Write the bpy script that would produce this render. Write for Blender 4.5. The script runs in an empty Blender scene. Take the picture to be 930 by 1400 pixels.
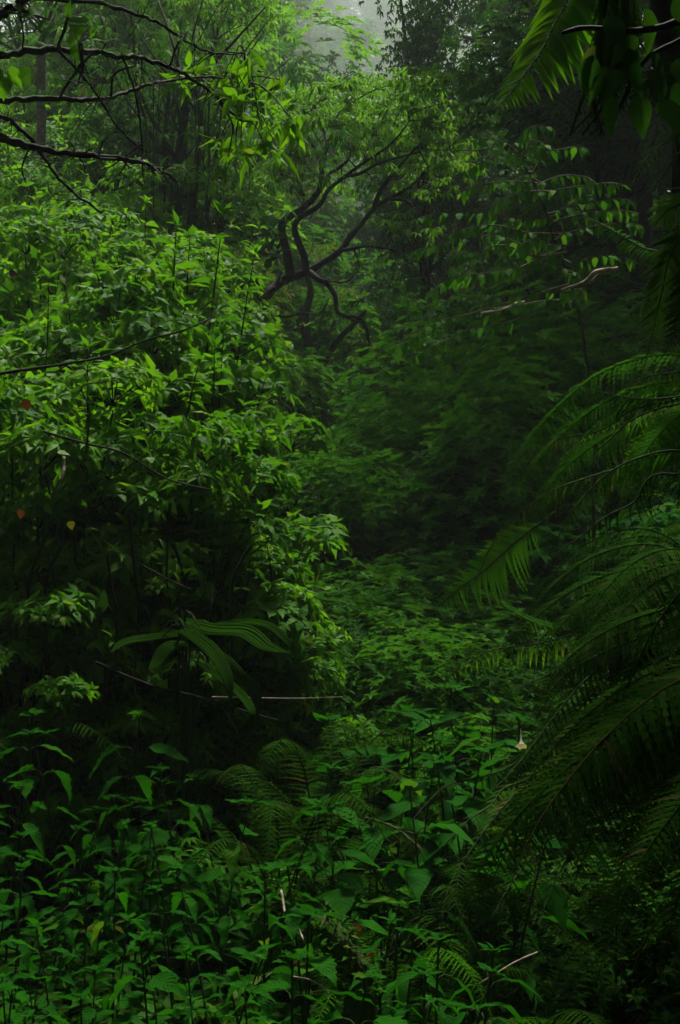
import bpy, math
import numpy as np

# ------------------------------------------------------------------ camera, world, sun, exposure
PITCH = math.radians(3.0)
F = 700.0 / math.tan(math.radians(20.0))          # focal length in photo pixels (photo 930 x 1400)
sc = bpy.context.scene
COL = sc.collection
cam_d = bpy.data.cameras.new('camera')
cam_d.sensor_fit = 'VERTICAL'
cam_d.sensor_height = 36.0
cam_d.lens = 18.0 / math.tan(math.radians(20.0))
cam_d.clip_start = 0.05
cam_d.clip_end = 2000.0
cam = bpy.data.objects.new('camera', cam_d)
cam.rotation_euler = (math.pi / 2 + PITCH, 0, 0)
COL.objects.link(cam)
sc.camera = cam

SUN_EL, SUN_AZ = math.radians(66), math.radians(12)   # azimuth from +Y towards +X
world = bpy.data.worlds.new('World')
sc.world = world
world.use_nodes = True
wn = world.node_tree.nodes
wl = world.node_tree.links
bg = wn['Background']
sky = wn.new('ShaderNodeTexSky')
sky.sky_type = 'NISHITA'
sky.sun_disc = False
sky.sun_elevation = SUN_EL
sky.sun_rotation = SUN_AZ
sky.dust_density = 4.0
sky.air_density = 1.0
hs = wn.new('ShaderNodeHueSaturation')
hs.inputs['Saturation'].default_value = 0.12
wl.new(sky.outputs[0], hs.inputs['Color'])
wl.new(hs.outputs[0], bg.inputs[0])
bg.inputs[1].default_value = 0.05

sun_d = bpy.data.lights.new('sun', 'SUN')
sun_d.energy = 5.0
sun_d.angle = math.radians(7)
sun_d.color = (1.0, 0.96, 0.88)
sun = bpy.data.objects.new('sun', sun_d)
sun.rotation_euler = (math.pi / 2 - SUN_EL, 0, -SUN_AZ + math.pi)
sun.rotation_euler = (-(math.pi / 2 - SUN_EL), 0, -SUN_AZ)
COL.objects.link(sun)

sc.view_settings.view_transform = 'Standard'
sc.view_settings.look = 'None'
sc.view_settings.exposure = 1.05
sc.view_settings.gamma = 1.0
cy = sc.cycles
cy.max_bounces = 5
cy.diffuse_bounces = 3
cy.glossy_bounces = 1
cy.transmission_bounces = 2
cy.transparent_max_bounces = 4
cy.volume_bounces = 0
cy.caustics_reflective = False
cy.caustics_refractive = False
cy.use_denoising = True

HAZE = 0.0014
CSEED = 6
SHADE_CANOPY = [(-3.2, 4.3, .53, 2.2, 'unseen canopy tree added off the left edge to shade the lower left'), (3.4, 4.2, .60, 4.1, 'unseen smaller canopy tree added close on the right to shade the foreground'), (4.3, 2.0, .85, .4, 'unseen huge canopy tree added beyond the right edge to shade the tree ferns'), (8.3, 11.0, .95, 1.9, 'unseen canopy tree added beyond the right edge to shade the right bank'), (-1.6, -3.5, 1.0, 3.0, 'unseen canopy tree added behind the viewer to block light'), (2.6, -1.5, 1.0, 5.0, 'unseen canopy tree added behind the viewer on the right to block light')]  # added trees out of view, placed to shade the foreground

# ------------------------------------------------------------------ small helpers
R = np.random.default_rng(11)
Z = np.array([0.0, 0.0, 1.0])

def P(px, py, d):
    """photo pixel at forward distance d -> world point"""
    xc, yc = (px - 465) / F, (700 - py) / F
    return d * np.array([xc, math.cos(PITCH) - yc * math.sin(PITCH), math.sin(PITCH) + yc * math.cos(PITCH)])

def pix(p):
    f = p[1] * math.cos(PITCH) + p[2] * math.sin(PITCH)
    u = -p[1] * math.sin(PITCH) + p[2] * math.cos(PITCH)
    return 465 + F * p[0] / f, 700 - F * u / f

def nrm(v):
    v = np.asarray(v, float)
    return v / max(np.linalg.norm(v), 1e-9)

def mat3(d, up, s=1.0, w=1.0):
    y = nrm(d)
    x = np.cross(y, up)
    if np.linalg.norm(x) < 1e-3:
        x = np.cross(y, [1, 0.2, 0])
    x = nrm(x)
    z = np.cross(x, y)
    return np.stack([x * s * w, y * s, z * s], 1)

def smooth_path(pts, n=6):
    pts = np.asarray(pts, float)
    if len(pts) < 3:
        t = np.linspace(0, 1, n)[:, None]
        return pts[0] * (1 - t) + pts[-1] * t
    q = np.vstack([2 * pts[0] - pts[1], pts, 2 * pts[-1] - pts[-2]])
    out = []
    for i in range(1, len(q) - 2):
        p0, p1, p2, p3 = q[i - 1], q[i], q[i + 1], q[i + 2]
        for t in np.linspace(0, 1, n, endpoint=False):
            out.append(0.5 * (2 * p1 + (p2 - p0) * t + (2 * p0 - 5 * p1 + 4 * p2 - p3) * t * t + (3 * p1 - p0 - 3 * p2 + p3) * t ** 3))
    out.append(q[-2])
    return np.array(out)

def make_mesh(name, V, T, A=None, smooth=True):
    me = bpy.data.meshes.new(name)
    V = np.asarray(V, np.float32).reshape(-1, 3)
    T = np.asarray(T, np.int32).reshape(-1, 3)
    me.vertices.add(len(V))
    me.vertices.foreach_set('co', V.ravel())
    me.loops.add(len(T) * 3)
    me.loops.foreach_set('vertex_index', T.ravel())
    me.polygons.add(len(T))
    me.polygons.foreach_set('loop_start', np.arange(0, len(T) * 3, 3, dtype=np.int32))
    me.polygons.foreach_set('use_smooth', np.full(len(T), smooth))
    if A is None:
        A = np.zeros((len(V), 3))
        A[:, 2] = 0.5
    at = me.attributes.new('lv', 'FLOAT_VECTOR', 'POINT')
    at.data.foreach_set('vector', np.asarray(A, np.float32).ravel())
    me.update(calc_edges=True)
    me.validate()
    return me

# ------------------------------------------------------------------ leaf templates (along +Y, length 1, face up +Z)
TPL = []
def add_tpl(V, T, A):
    TPL.append((np.array(V, float), np.array(T, int), np.array(A, float)))
    return len(TPL) - 1

def leaf_tpl(n, wid, peak=0.35, fold=0.25, droop=0.25, serr=0.0, tip=1.0, twist=0.0, petiole=0.0):
    V, T, A = [], [], []
    for i in range(n + 1):
        v = i / n
        if v <= peak:
            w = math.sin(math.pi / 2 * (v / peak)) ** 0.75
        else:
            w = max(0.0, 1 - ((v - peak) / (1 - peak)) ** (1.5 * tip)) ** 1.15
        w *= wid
        if i in (0, n):
            w = 0.004
        if serr and i % 2:
            w *= 1 + serr
        yv = petiole + v * (1 - petiole)
        z = -droop * v * v + 0.02 * math.sin(v * 17)
        c, s = math.cos(twist * v), math.sin(twist * v)
        back = 0.035 if serr and i % 2 else 0.0
        V += [(-w * c, yv + back, z + fold * w + w * s), (0, yv, z), (w * c, yv + back, z + fold * w - w * s)]
        A += [(-1, v, 0), (0, v, 0), (1, v, 0)]
    for i in range(n):
        a = i * 3
        for k in (0, 1):
            if i == 0:
                T += [(a + 1, a + 3 + k + 1, a + 3 + k)]
            elif i == n - 1:
                T += [(a + k, a + k + 1, a + 4)]
            else:
                T += [(a + k, a + k + 1, a + k + 4), (a + k, a + k + 4, a + k + 3)]
    return add_tpl(V, T, A)

NET = [leaf_tpl(13, 0.21, .32, .25, .3, .22), leaf_tpl(13, 0.18, .35, .4, .55, .25, twist=.5), leaf_tpl(13, 0.23, .3, .15, .15, .2, twist=-.45), leaf_tpl(13, 0.17, .36, .55, .7, .2, twist=-.3)]
OVA = [leaf_tpl(7, 0.24, .38, .3, .3), leaf_tpl(7, 0.20, .4, .4, .5, twist=.3), leaf_tpl(7, 0.27, .35, .15, .15, twist=-.3)]
OVL = [leaf_tpl(4, 0.22, .4, .3, .25), leaf_tpl(4, 0.19, .4, .4, .5), leaf_tpl(4, 0.25, .4, .15, .1)]
LAN = [leaf_tpl(7, 0.14, .4, .35, .35, twist=.3), leaf_tpl(7, 0.12, .35, .4, .6, twist=-.4), leaf_tpl(7, 0.16, .4, .25, .2)]
LNL = [leaf_tpl(3, 0.15, .4, .3, .3), leaf_tpl(3, 0.13, .4, .4, .6)]
HRT = [leaf_tpl(9, 0.38, .3, .12, .25), leaf_tpl(9, 0.42, .28, .08, .35, twist=.2)]
# tiny far leaf: 2 triangles with a fold
def tiny(w, dr, f):
    return add_tpl([(0, 0, 0), (-w, .45, f), (w, .45, f), (0, 1, -dr)], [(0, 3, 1), (0, 2, 3)], [(0, 0, 0), (-1, .45, 0), (1, .45, 0), (0, 1, 0)])
TNY = [tiny(.22, .1, .06), tiny(.27, .25, .1), tiny(.18, .35, .05)]
# fern pinna: midrib with paired lobes
def pinna_tpl(n, lobe, width=0.09, droop=0.3):
    V, T, A = [], [], []
    for i in range(n + 1):
        v = i / n
        z = -droop * v * v
        V.append((0, v, z)); A.append((0, v, 0))
    for i in range(n):
        v = (i + 0.5) / n
        l = lobe * (1 - v ** 1.6) * (0.75 + 0.25 * min(1, v * 6)) + 0.006
        z = -droop * v * v
        for s in (-1, 1):
            k = len(V)
            V.append((s * l, v + 0.05, z - l * 0.25)); A.append((s, v, 0))
            V.append((s * l * .75, v + 0.05 + .55 / n, z - l * 0.2)); A.append((s, v, 0))
            if s < 0:
                T += [(i, i + 1, k), (k, i + 1, k + 1)]
            else:
                T += [(i, k, i + 1), (k, k + 1, i + 1)]
    return add_tpl(V, T, A)
PIN = [pinna_tpl(11, .065, droop=.28), pinna_tpl(11, .06, droop=.5)]
PIS = [pinna_tpl(6, .06, droop=.3), pinna_tpl(6, .055, droop=.5)]
BLD = [leaf_tpl(4, .07, .3, .25, .3), leaf_tpl(4, .08, .3, .2, .5)]      # narrow undivided pinna

class Batch:
    def __init__(s):
        s.it = {}
        s.extra = []
        s.n = 0
    def add(s, tid, o, M, tint=None):
        s.it.setdefault(tid, []).append((o, M, R.random() if tint is None else tint))
        s.n += 1
    def leaf(s, tid, o, d, up, size, w=1.0, tint=None):
        s.add(tid, o, mat3(d, up, size, w), tint)
    def tube(s, path, r0, r1, k=5, bump=0.0):
        s.extra.append(tube_arr(path, r0, r1, k, bump))
    def arrays(s):
        Vs, Ts, As, off = [], [], [], 0
        for tid, L in s.it.items():
            V, T, A = TPL[tid]
            O = np.array([l[0] for l in L]); M = np.array([l[1] for l in L]); t = np.array([l[2] for l in L])
            VV = np.einsum('nij,vj->nvi', M, V) + O[:, None, :]
            AA = np.repeat(A[None], len(L), 0); AA[:, :, 2] = t[:, None]
            TT = T[None] + (np.arange(len(L)) * len(V))[:, None, None] + off
            Vs.append(VV.reshape(-1, 3)); As.append(AA.reshape(-1, 3)); Ts.append(TT.reshape(-1, 3))
            off += len(L) * len(V)
        for V, T in s.extra:
            Vs.append(V); Ts.append(T + off); off += len(V)
            a = np.zeros((len(V), 3)); a[:, 2] = .5
            As.append(a)
        return np.vstack(Vs), np.vstack(Ts), np.vstack(As)
    def mesh(s, name, m):
        V, T, A = s.arrays()
        me = make_mesh(name, V, T, A)
        me.materials.append(m)
        return me

def tube_arr(path, r0, r1, k=5, bump=0.0):
    path = np.asarray(path, float)
    n = len(path)
    tan = np.gradient(path, axis=0)
    tan /= np.maximum(np.linalg.norm(tan, axis=1), 1e-9)[:, None]
    a = nrm(np.cross(tan[0], [0.31, 0.2, 0.93]))
    V = []
    ang = np.arange(k) * 2 * math.pi / k
    for i in range(n):
        a = nrm(a - tan[i] * np.dot(a, tan[i]))
        b = np.cross(tan[i], a)
        t = i / max(n - 1, 1)
        r = r0 * (1 - t) + r1 * t
        rr = r * (1 + bump * (R.random(k) - .5) * 2)
        V.append(path[i] + np.outer(np.cos(ang) * rr, a) + np.outer(np.sin(ang) * rr, b))
    V = np.vstack(V + [path[-1:] + tan[-1] * r1])
    T = []
    for i in range(n - 1):
        for j in range(k):
            p, q = i * k + j, i * k + (j + 1) % k
            T += [(p, q, q + k), (p, q + k, p + k)]
    for j in range(k):
        T.append(((n - 1) * k + j, (n - 1) * k + (j + 1) % k, n * k))
    return V, np.array(T, int)

# ------------------------------------------------------------------ materials
def node_mat(name):
    m = bpy.data.materials.new(name)
    m.use_nodes = True
    nt = m.node_tree
    nt.nodes.clear()
    out = nt.nodes.new('ShaderNodeOutputMaterial')
    return m, nt, nt.nodes, nt.links, out

def leaf_mat(name, a, b, c=None, rough=.52, trans=.32, tcol=1.7, veins=0.0, stripes=0, spec=.10):
    """a..b leaf colours spread leaf by leaf; c an occasional odd (young or yellowing) leaf"""
    m, nt, N, L, out = node_mat(name)
    at = N.new('ShaderNodeAttribute'); at.attribute_name = 'lv'
    sep = N.new('ShaderNodeSeparateXYZ'); L.new(at.outputs['Vector'], sep.inputs[0])
    oi = N.new('ShaderNodeObjectInfo')
    ad = N.new('ShaderNodeMath'); ad.operation = 'ADD'; L.new(sep.outputs[2], ad.inputs[0]); L.new(oi.outputs['Random'], ad.inputs[1])
    fr = N.new('ShaderNodeMath'); fr.operation = 'FRACT'; L.new(ad.outputs[0], fr.inputs[0])
    cr = N.new('ShaderNodeValToRGB')
    L.new(fr.outputs[0], cr.inputs[0])
    e = cr.color_ramp.elements
    e[0].color = (*a, 1); e[1].position = .95; e[1].color = (*b, 1)
    if c:
        x = e.new(.995); x.color = (*c, 1)
    col = cr.outputs[0]
    # blotchy tone on the blade
    no = N.new('ShaderNodeTexNoise'); no.inputs['Scale'].default_value = 28; no.inputs['Detail'].default_value = 1
    mr = N.new('ShaderNodeMapRange'); mr.inputs[3].default_value = .72; mr.inputs[4].default_value = 1.28
    L.new(no.outputs[0], mr.inputs[0])
    mx = N.new('ShaderNodeMix'); mx.data_type = 'RGBA'; mx.blend_type = 'MULTIPLY'; mx.inputs[0].default_value = 1
    L.new(col, mx.inputs[6]); L.new(mr.outputs[0], mx.inputs[7])
    col = mx.outputs[2]
    p = N.new('ShaderNodeBsdfPrincipled')
    p.inputs['Roughness'].default_value = rough
    p.inputs['Specular IOR Level'].default_value = spec
    p.inputs['IOR'].default_value = 1.12 if spec < .06 else (1.2 if spec < .08 else 1.3)
    L.new(col, p.inputs['Base Color'])
    if veins:
        ab = N.new('ShaderNodeMath'); ab.operation = 'ABSOLUTE'; L.new(sep.outputs[0], ab.inputs[0])
        m1 = N.new('ShaderNodeMath'); m1.operation = 'MULTIPLY'; m1.inputs[1].default_value = -.22; L.new(ab.outputs[0], m1.inputs[0])
        m2 = N.new('ShaderNodeMath'); m2.operation = 'ADD'; L.new(m1.outputs[0], m2.inputs[0]); L.new(sep.outputs[1], m2.inputs[1])
        m3 = N.new('ShaderNodeMath'); m3.operation = 'MULTIPLY'; m3.inputs[1].default_value = veins; L.new(m2.outputs[0], m3.inputs[0])
        m4 = N.new('ShaderNodeMath'); m4.operation = 'SINE'; L.new(m3.outputs[0], m4.inputs[0])
        bu = N.new('ShaderNodeBump'); bu.inputs['Strength'].default_value = .3; bu.inputs['Distance'].default_value = .002
        L.new(m4.outputs[0], bu.inputs['Height']); L.new(bu.outputs[0], p.inputs['Normal'])
    if stripes:
        m3 = N.new('ShaderNodeMath'); m3.operation = 'MULTIPLY'; m3.inputs[1].default_value = stripes; L.new(sep.outputs[0], m3.inputs[0])
        m4 = N.new('ShaderNodeMath'); m4.operation = 'SINE'; L.new(m3.outputs[0], m4.inputs[0])
        bu = N.new('ShaderNodeBump'); bu.inputs['Strength'].default_value = .6; bu.inputs['Distance'].default_value = .003
        L.new(m4.outputs[0], bu.inputs['Height']); L.new(bu.outputs[0], p.inputs['Normal'])
    t = N.new('ShaderNodeBsdfTranslucent')
    g = N.new('ShaderNodeMix'); g.data_type = 'RGBA'; g.blend_type = 'MULTIPLY'; g.inputs[0].default_value = 1
    L.new(col, g.inputs[6]); g.inputs[7].default_value = (tcol * 1.15, tcol, tcol * .5, 1)
    L.new(g.outputs[2], t.inputs[0])
    ms = N.new('ShaderNodeMixShader'); ms.inputs[0].default_value = trans
    L.new(p.outputs[0], ms.inputs[1]); L.new(t.outputs[0], ms.inputs[2]); L.new(ms.outputs[0], out.inputs[0])
    return m

def bark_mat(name, a, b, moss=.5, mosscol=(.03, .06, .012), scale=9, rough=.85):
    m, nt, N, L, out = node_mat(name)
    tc = N.new('ShaderNodeTexCoord')
    no = N.new('ShaderNodeTexNoise'); no.inputs['Scale'].default_value = scale; no.inputs['Detail'].default_value = 6
    L.new(tc.outputs['Object'], no.inputs[0])
    cr = N.new('ShaderNodeValToRGB'); L.new(no.outputs[0], cr.inputs[0])
    cr.color_ramp.elements[0].position = .35; cr.color_ramp.elements[0].color = (*a, 1)
    cr.color_ramp.elements[1].position = .7; cr.color_ramp.elements[1].color = (*b, 1)
    n2 = N.new('ShaderNodeTexNoise'); n2.inputs['Scale'].default_value = scale * .4; n2.inputs['Detail'].default_value = 4
    L.new(tc.outputs['Object'], n2.inputs[0])
    mr = N.new('ShaderNodeMapRange'); mr.inputs[1].default_value = .6 - .3 * moss; mr.inputs[2].default_value = .75 - .2 * moss
    L.new(n2.outputs[0], mr.inputs[0])
    mx = N.new('ShaderNodeMix'); mx.data_type = 'RGBA'
    L.new(mr.outputs[0], mx.inputs[0]); L.new(cr.outputs[0], mx.inputs[6]); mx.inputs[7].default_value = (*mosscol, 1)
    p = N.new('ShaderNodeBsdfPrincipled'); p.inputs['Roughness'].default_value = rough
    p.inputs['Specular IOR Level'].default_value = .08
    L.new(mx.outputs[2], p.inputs['Base Color'])
    bu = N.new('ShaderNodeBump'); bu.inputs['Strength'].default_value = .7; bu.inputs['Distance'].default_value = .02
    L.new(no.outputs[0], bu.inputs['Height']); L.new(bu.outputs[0], p.inputs['Normal'])
    L.new(p.outputs[0], out.inputs[0])
    return m

M = {}
M['bright'] = leaf_mat('bright_leaf', (.045, .155, .004), (.080, .220, .006), (.10, .19, .01), rough=.5, trans=.4, tcol=2.0, veins=0)
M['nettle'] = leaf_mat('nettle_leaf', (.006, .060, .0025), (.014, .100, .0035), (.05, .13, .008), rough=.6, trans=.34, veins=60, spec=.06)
M['shrub'] = leaf_mat('shrub_leaf', (.030, .130, .003), (.062, .200, .005), (.10, .17, .01), rough=.48, trans=.36, veins=60)
M['dark'] = leaf_mat('dark_leaf', (.010, .055, .005), (.026, .095, .006), (.06, .10, .015), rough=.6, trans=.25, spec=.07)
M['mid'] = leaf_mat('mid_leaf', (.020, .110, .004), (.045, .160, .006), (.06, .13, .01), rough=.6, trans=.3, spec=.06)
M['olive'] = leaf_mat('olive_leaf', (.026, .080, .006), (.060, .125, .008), (.12, .12, .02), rough=.6, trans=.3, spec=.07)
M['blue'] = leaf_mat('bluish_leaf', (.010, .095, .014), (.022, .14, .022), None, rough=.42, trans=.3)
M['rust'] = leaf_mat('rusty_leaf', (.020, .070, .006), (.060, .085, .010), (.22, .15, .07), rough=.55, trans=.3)
M['fern'] = leaf_mat('fern_leaf', (.024, .110, .003), (.045, .165, .005), None, rough=.65, trans=.4, spec=.05)
M['ferndark'] = leaf_mat('shaded_fern_leaf', (.009, .036, .003), (.020, .062, .005), (.06, .05, .02), rough=.7, trans=.2, spec=.03)  # fern colour darkened for fronds in shade; dead fronds share it
M['ferndry'] = leaf_mat('dry_fern_leaf', (.10, .085, .035), (.20, .16, .08), None, rough=.6, trans=.25)
M['strap'] = leaf_mat('strap_leaf', (.010, .046, .001), (.016, .058, .002), None, rough=.65, trans=.32, veins=0, stripes=42, spec=.05)
M['dead'] = leaf_mat('dead_leaf', (.05, .018, .006), (.08, .030, .008), None, rough=.6, trans=.2, veins=50)
M['yellow'] = leaf_mat('yellowing_leaf', (.04, .06, .006), (.055, .07, .008), None, rough=.52, trans=.35, veins=50)
M['petal'] = leaf_mat('flower_petal', (.34, .34, .20), (.40, .40, .28), None, rough=.52, trans=.4, tcol=1.0)
M['bark'] = bark_mat('dark_bark', (.016, .013, .010), (.06, .05, .036), .5)
M['barkdark'] = bark_mat('wet_bark', (.008, .007, .006), (.026, .021, .015), .35, (.018, .035, .008), rough=.75)
M['stem'] = bark_mat('green_stem', (.014, .035, .006), (.03, .055, .01), .5, (.02, .05, .006), 30, .7)
M['pale'] = bark_mat('pale_bark', (.20, .16, .11), (.42, .36, .27), .15, scale=30)
M['twig'] = bark_mat('grey_twig', (.05, .04, .03), (.13, .11, .08), .3, scale=30)
M['moss'] = bark_mat('mossy_bark', (.02, .03, .008), (.05, .07, .015), .9, (.035, .065, .01), 22)
M['ground'] = bark_mat('leaf_litter', (.006, .006, .003), (.018, .016, .008), .8, (.007, .020, .004), 3)

# ------------------------------------------------------------------ object helpers
def tag(o, label=None, cat=None, group=None, kind=None):
    if label: o['label'] = label
    if cat: o['category'] = cat
    if group: o['group'] = group
    if kind: o['kind'] = kind
    return o

def part(name, me, parent=None, O=None, M3=None, kind=None, label=None):
    o = bpy.data.objects.new(name, me)
    COL.objects.link(o)
    if parent is not None: o.parent = parent
    if O is not None:
        B = np.eye(4); B[:3, 3] = O
        if M3 is not None: B[:3, :3] = M3
        from mathutils import Matrix
        o.matrix_basis = Matrix(B.tolist())
    if kind: o['kind'] = kind
    if label: o['label'] = label
    return o

def empty(name, label, cat, loc=(0, 0, 0), group=None):
    o = bpy.data.objects.new(name, None)
    o.empty_display_size = .1
    COL.objects.link(o)
    o.location = [float(v) for v in loc]
    return tag(o, label, cat, group)

def kids(o):
    return [c for c in o.children]

def copy_tree(o, parent=None):
    c = o.copy()
    COL.objects.link(c)
    c.parent = parent
    for ch in o.children:
        copy_tree(ch, c)
    return c

_leafme = {}
def leaf_data(tid, mat):
    k = (tid, mat)
    if k not in _leafme:
        V, T, A = TPL[tid]
        A = A.copy(); A[:, 2] = .2
        me = make_mesh('leaf', V, T, A)
        me.materials.append(M[mat])
        _leafme[k] = me
    return _leafme[k]

class Used:
    """a prototype whose first use moves the built thing itself, later uses copy it"""
    def __init__(s, root): s.root, s.first = root, True
    def put(s, loc, rz, sca, label, group=None, tilt=(0, 0), cat=None):
        o = s.root if s.first else copy_tree(s.root)
        s.first = False
        o.location = [float(v) for v in loc]
        o.rotation_euler = (tilt[0], tilt[1], rz)
        o.scale = (sca,) * 3 if np.isscalar(sca) else sca
        o['label'] = label
        if group: o['group'] = group
        if cat: o['category'] = cat
        return o
# ------------------------------------------------------------------ terrain
def _sm(t):
    t = np.clip(t, 0, 1)
    return t * t * (3 - 2 * t)
GY = [-60, -10, 0, 4, 6, 8, 10, 14, 20, 25, 30, 40, 60, 100, 200, 300, 400, 600]
GC = [-4, -2.6, -2.1, -1.8, -1.75, -1.85, -1.85, -1.5, -0.6, .4, 1.4, 3.6, 9, 21, 58, 100, 152, 235]
GL = [1, -1.0, -1.6, -1.42, -1.2, -.8, -.1, 1.8, 4.6, 6.8, 9.0, 13, 21, 38, 80, 118, 158, 240]
GR = [0, -1.2, -1.7, -1.7, -1.4, -.8, 0, 1.6, 4.0, 5.6, 7.0, 9.5, 14, 23, 48, 76, 110, 170]
def ground(x, y):
    x = np.asarray(x, float); y = np.asarray(y, float)
    c = np.interp(y, GY, GC); l = np.interp(y, GY, GL); r = np.interp(y, GY, GR)
    dx = x - .03 * y - .25
    w = .35 + .09 * np.maximum(y, 0)
    z = c + (l - c) * _sm((-dx - .15 * w) / w) + (r - c) * _sm((dx - .25 * w) / w)
    far = np.maximum(np.abs(dx) - 3.2 * w, 0)
    z = z + far * .32 * (far < 60) + 60 * .32 * (far >= 60)
    z = z + .10 * np.sin(x * 2.1 + y * .7) * np.cos(y * 1.7) * (y > 2) + .5 * np.sin(x * .23 + 1) * np.sin(y * .19) * (y > 20)
    return z
ys = np.concatenate([np.arange(-60, 0, 4), np.arange(0, 30, .5), np.arange(30, 120, 2), np.arange(120, 601, 10)])
xs = np.concatenate([np.arange(-300, -60, 12), np.arange(-60, -12, 2), np.arange(-12, 12, .5), np.arange(12, 60, 2), np.arange(60, 301, 12)])
gx, gy = np.meshgrid(xs, ys)
gz = ground(gx, gy)
V = np.stack([gx, gy, gz], -1).reshape(-1, 3)
nx, ny = len(xs), len(ys)
ii, jj = np.meshgrid(np.arange(ny - 1), np.arange(nx - 1), indexing='ij')
a = (ii * nx + jj).ravel()
T = np.vstack([np.stack([a, a + 1, a + nx + 1], 1), np.stack([a, a + nx + 1, a + nx], 1)])
me = make_mesh('ground', V, T); me.materials.append(M['ground'])
g = part('ground', me, kind='structure')
tag(g, 'dark damp forest floor of the ravine under the plants', 'ground')

def G(x, y): return float(ground(x, y))

# ------------------------------------------------------------------ plant builders
def rv(s=1.0): return R.normal(0, s, 3)

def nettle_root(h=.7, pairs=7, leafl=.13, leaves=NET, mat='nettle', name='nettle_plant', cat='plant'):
    """one upright stem with opposite toothed leaves; every leaf a part"""
    root = empty(name, 'x', cat)
    b = Batch()
    lean = R.normal(0, .12, 2)
    path = [np.array([lean[0] * t * t * h, lean[1] * t * t * h, h * t]) for t in np.linspace(0, 1, 7)]
    b.tube(smooth_path(path, 2), .0055, .002, 5)
    L = []
    az = R.uniform(0, 6.28)
    for i in range(pairs):
        t = .25 + .72 * (i / (pairs - 1)) ** .8
        p = np.array([lean[0] * t * t * h, lean[1] * t * t * h, h * t])
        az += math.pi / 2 + R.normal(0, .25)
        sz = leafl * (.75 + .5 * math.sin(math.pi * min(1, (1 - t) * 1.3 + .22))) * R.uniform(.85, 1.15)
        if i == pairs - 1: sz *= .55
        for s in (0, math.pi):
            a2 = az + s + R.normal(0, .2)
            rise = .55 if i == pairs - 1 else R.normal(.12, .16)
            d = nrm([math.cos(a2), math.sin(a2), rise])
            q = p + d * sz * .28 + np.array([0, 0, .01])
            b.tube([p, (p + q) / 2 + [0, 0, .006], q], .0018, .0012, 4)
            d2 = nrm(d + [0, 0, -.25 if i < pairs - 1 else 0] + rv(.08))
            L.append((leaves[R.integers(len(leaves))], q, mat3(d2, nrm(Z + rv(.22)), sz, R.uniform(.85, 1.15))))
    # terminal cluster of small young leaves
    p = path[-1]
    for k in range(4):
        a2 = az + k * 1.6 + R.normal(0, .2)
        L.append((leaves[R.integers(len(leaves))], p, mat3([math.cos(a2), math.sin(a2), R.uniform(.3, .9)], Z + rv(.2), leafl * R.uniform(.35, .55))))
    part('stem', b.mesh('stem', M['stem']), root)
    for tid, o, m3 in L:
        part('leaf', leaf_data(tid, mat), root, o, m3)
    return root

def shrub_arr(h=2.2, nst=7, spread=.55, leafy=.45, leafl=.085, leaves=OVA, tw=7, npair=4, droop=.1, up=.35):
    """woody stems from one base, leafy twigs on the upper part -> stem batch, list of leaves"""
    b = Batch(); L = []
    for s in range(nst):
        az = s * 6.28 / nst + R.normal(0, .3)
        out = spread * h * R.uniform(.35, 1.0)
        hh = h * R.uniform(.72, 1.0)
        pts = [np.array([math.cos(az) * out * t ** 1.3, math.sin(az) * out * t ** 1.3, hh * t ** .9]) + rv(.03 * h) * t for t in np.linspace(0, 1, 7)]
        pts = smooth_path(pts, 3)
        b.tube(pts, (.0045 * h + .002) * R.uniform(.6, 1.3), .002, 5)
        for k in range(tw + 1):
            t = leafy + (1 - leafy) * k / tw
            p = pts[min(len(pts) - 1, int(t * (len(pts) - 1)))]
            a2 = R.uniform(0, 6.28)
            ln = h * .17 * R.uniform(.6, 1.3)
            d = nrm([math.cos(a2), math.sin(a2), R.normal(up, .25)]) if k < tw else nrm(pts[-1] - pts[-4])
            tp = [p, p + d * ln * .5 + [0, 0, .01], p + d * ln + [0, 0, -.02 * ln]]
            tp = smooth_path(tp, 3)
            b.tube(tp, .004, .0015, 4)
            az2 = R.uniform(0, 3.14)
            for j in range(npair):
                q = tp[int((.25 + .75 * j / (npair - 1)) * (len(tp) - 1))]
                az2 += 1.57
                last = j == npair - 1
                for s2 in (0, math.pi):
                    sd = nrm([math.cos(az2 + s2), math.sin(az2 + s2), .0])
                    dd = nrm(sd + d * (.9 if last else .45) + [0, 0, -droop + (.25 if last else 0)] + rv(.15))
                    L.append((leaves[R.integers(len(leaves))], q, mat3(dd, nrm(Z + rv(.3)), leafl * R.uniform(.55, 1.3) * (.8 if last else 1))))
            for j in range(3):
                dd = nrm(d + rv(.5))
                L.append((leaves[R.integers(len(leaves))], tp[-1], mat3(dd, nrm(Z + rv(.3)), leafl * R.uniform(.45, .8))))
    return b, L

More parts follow.
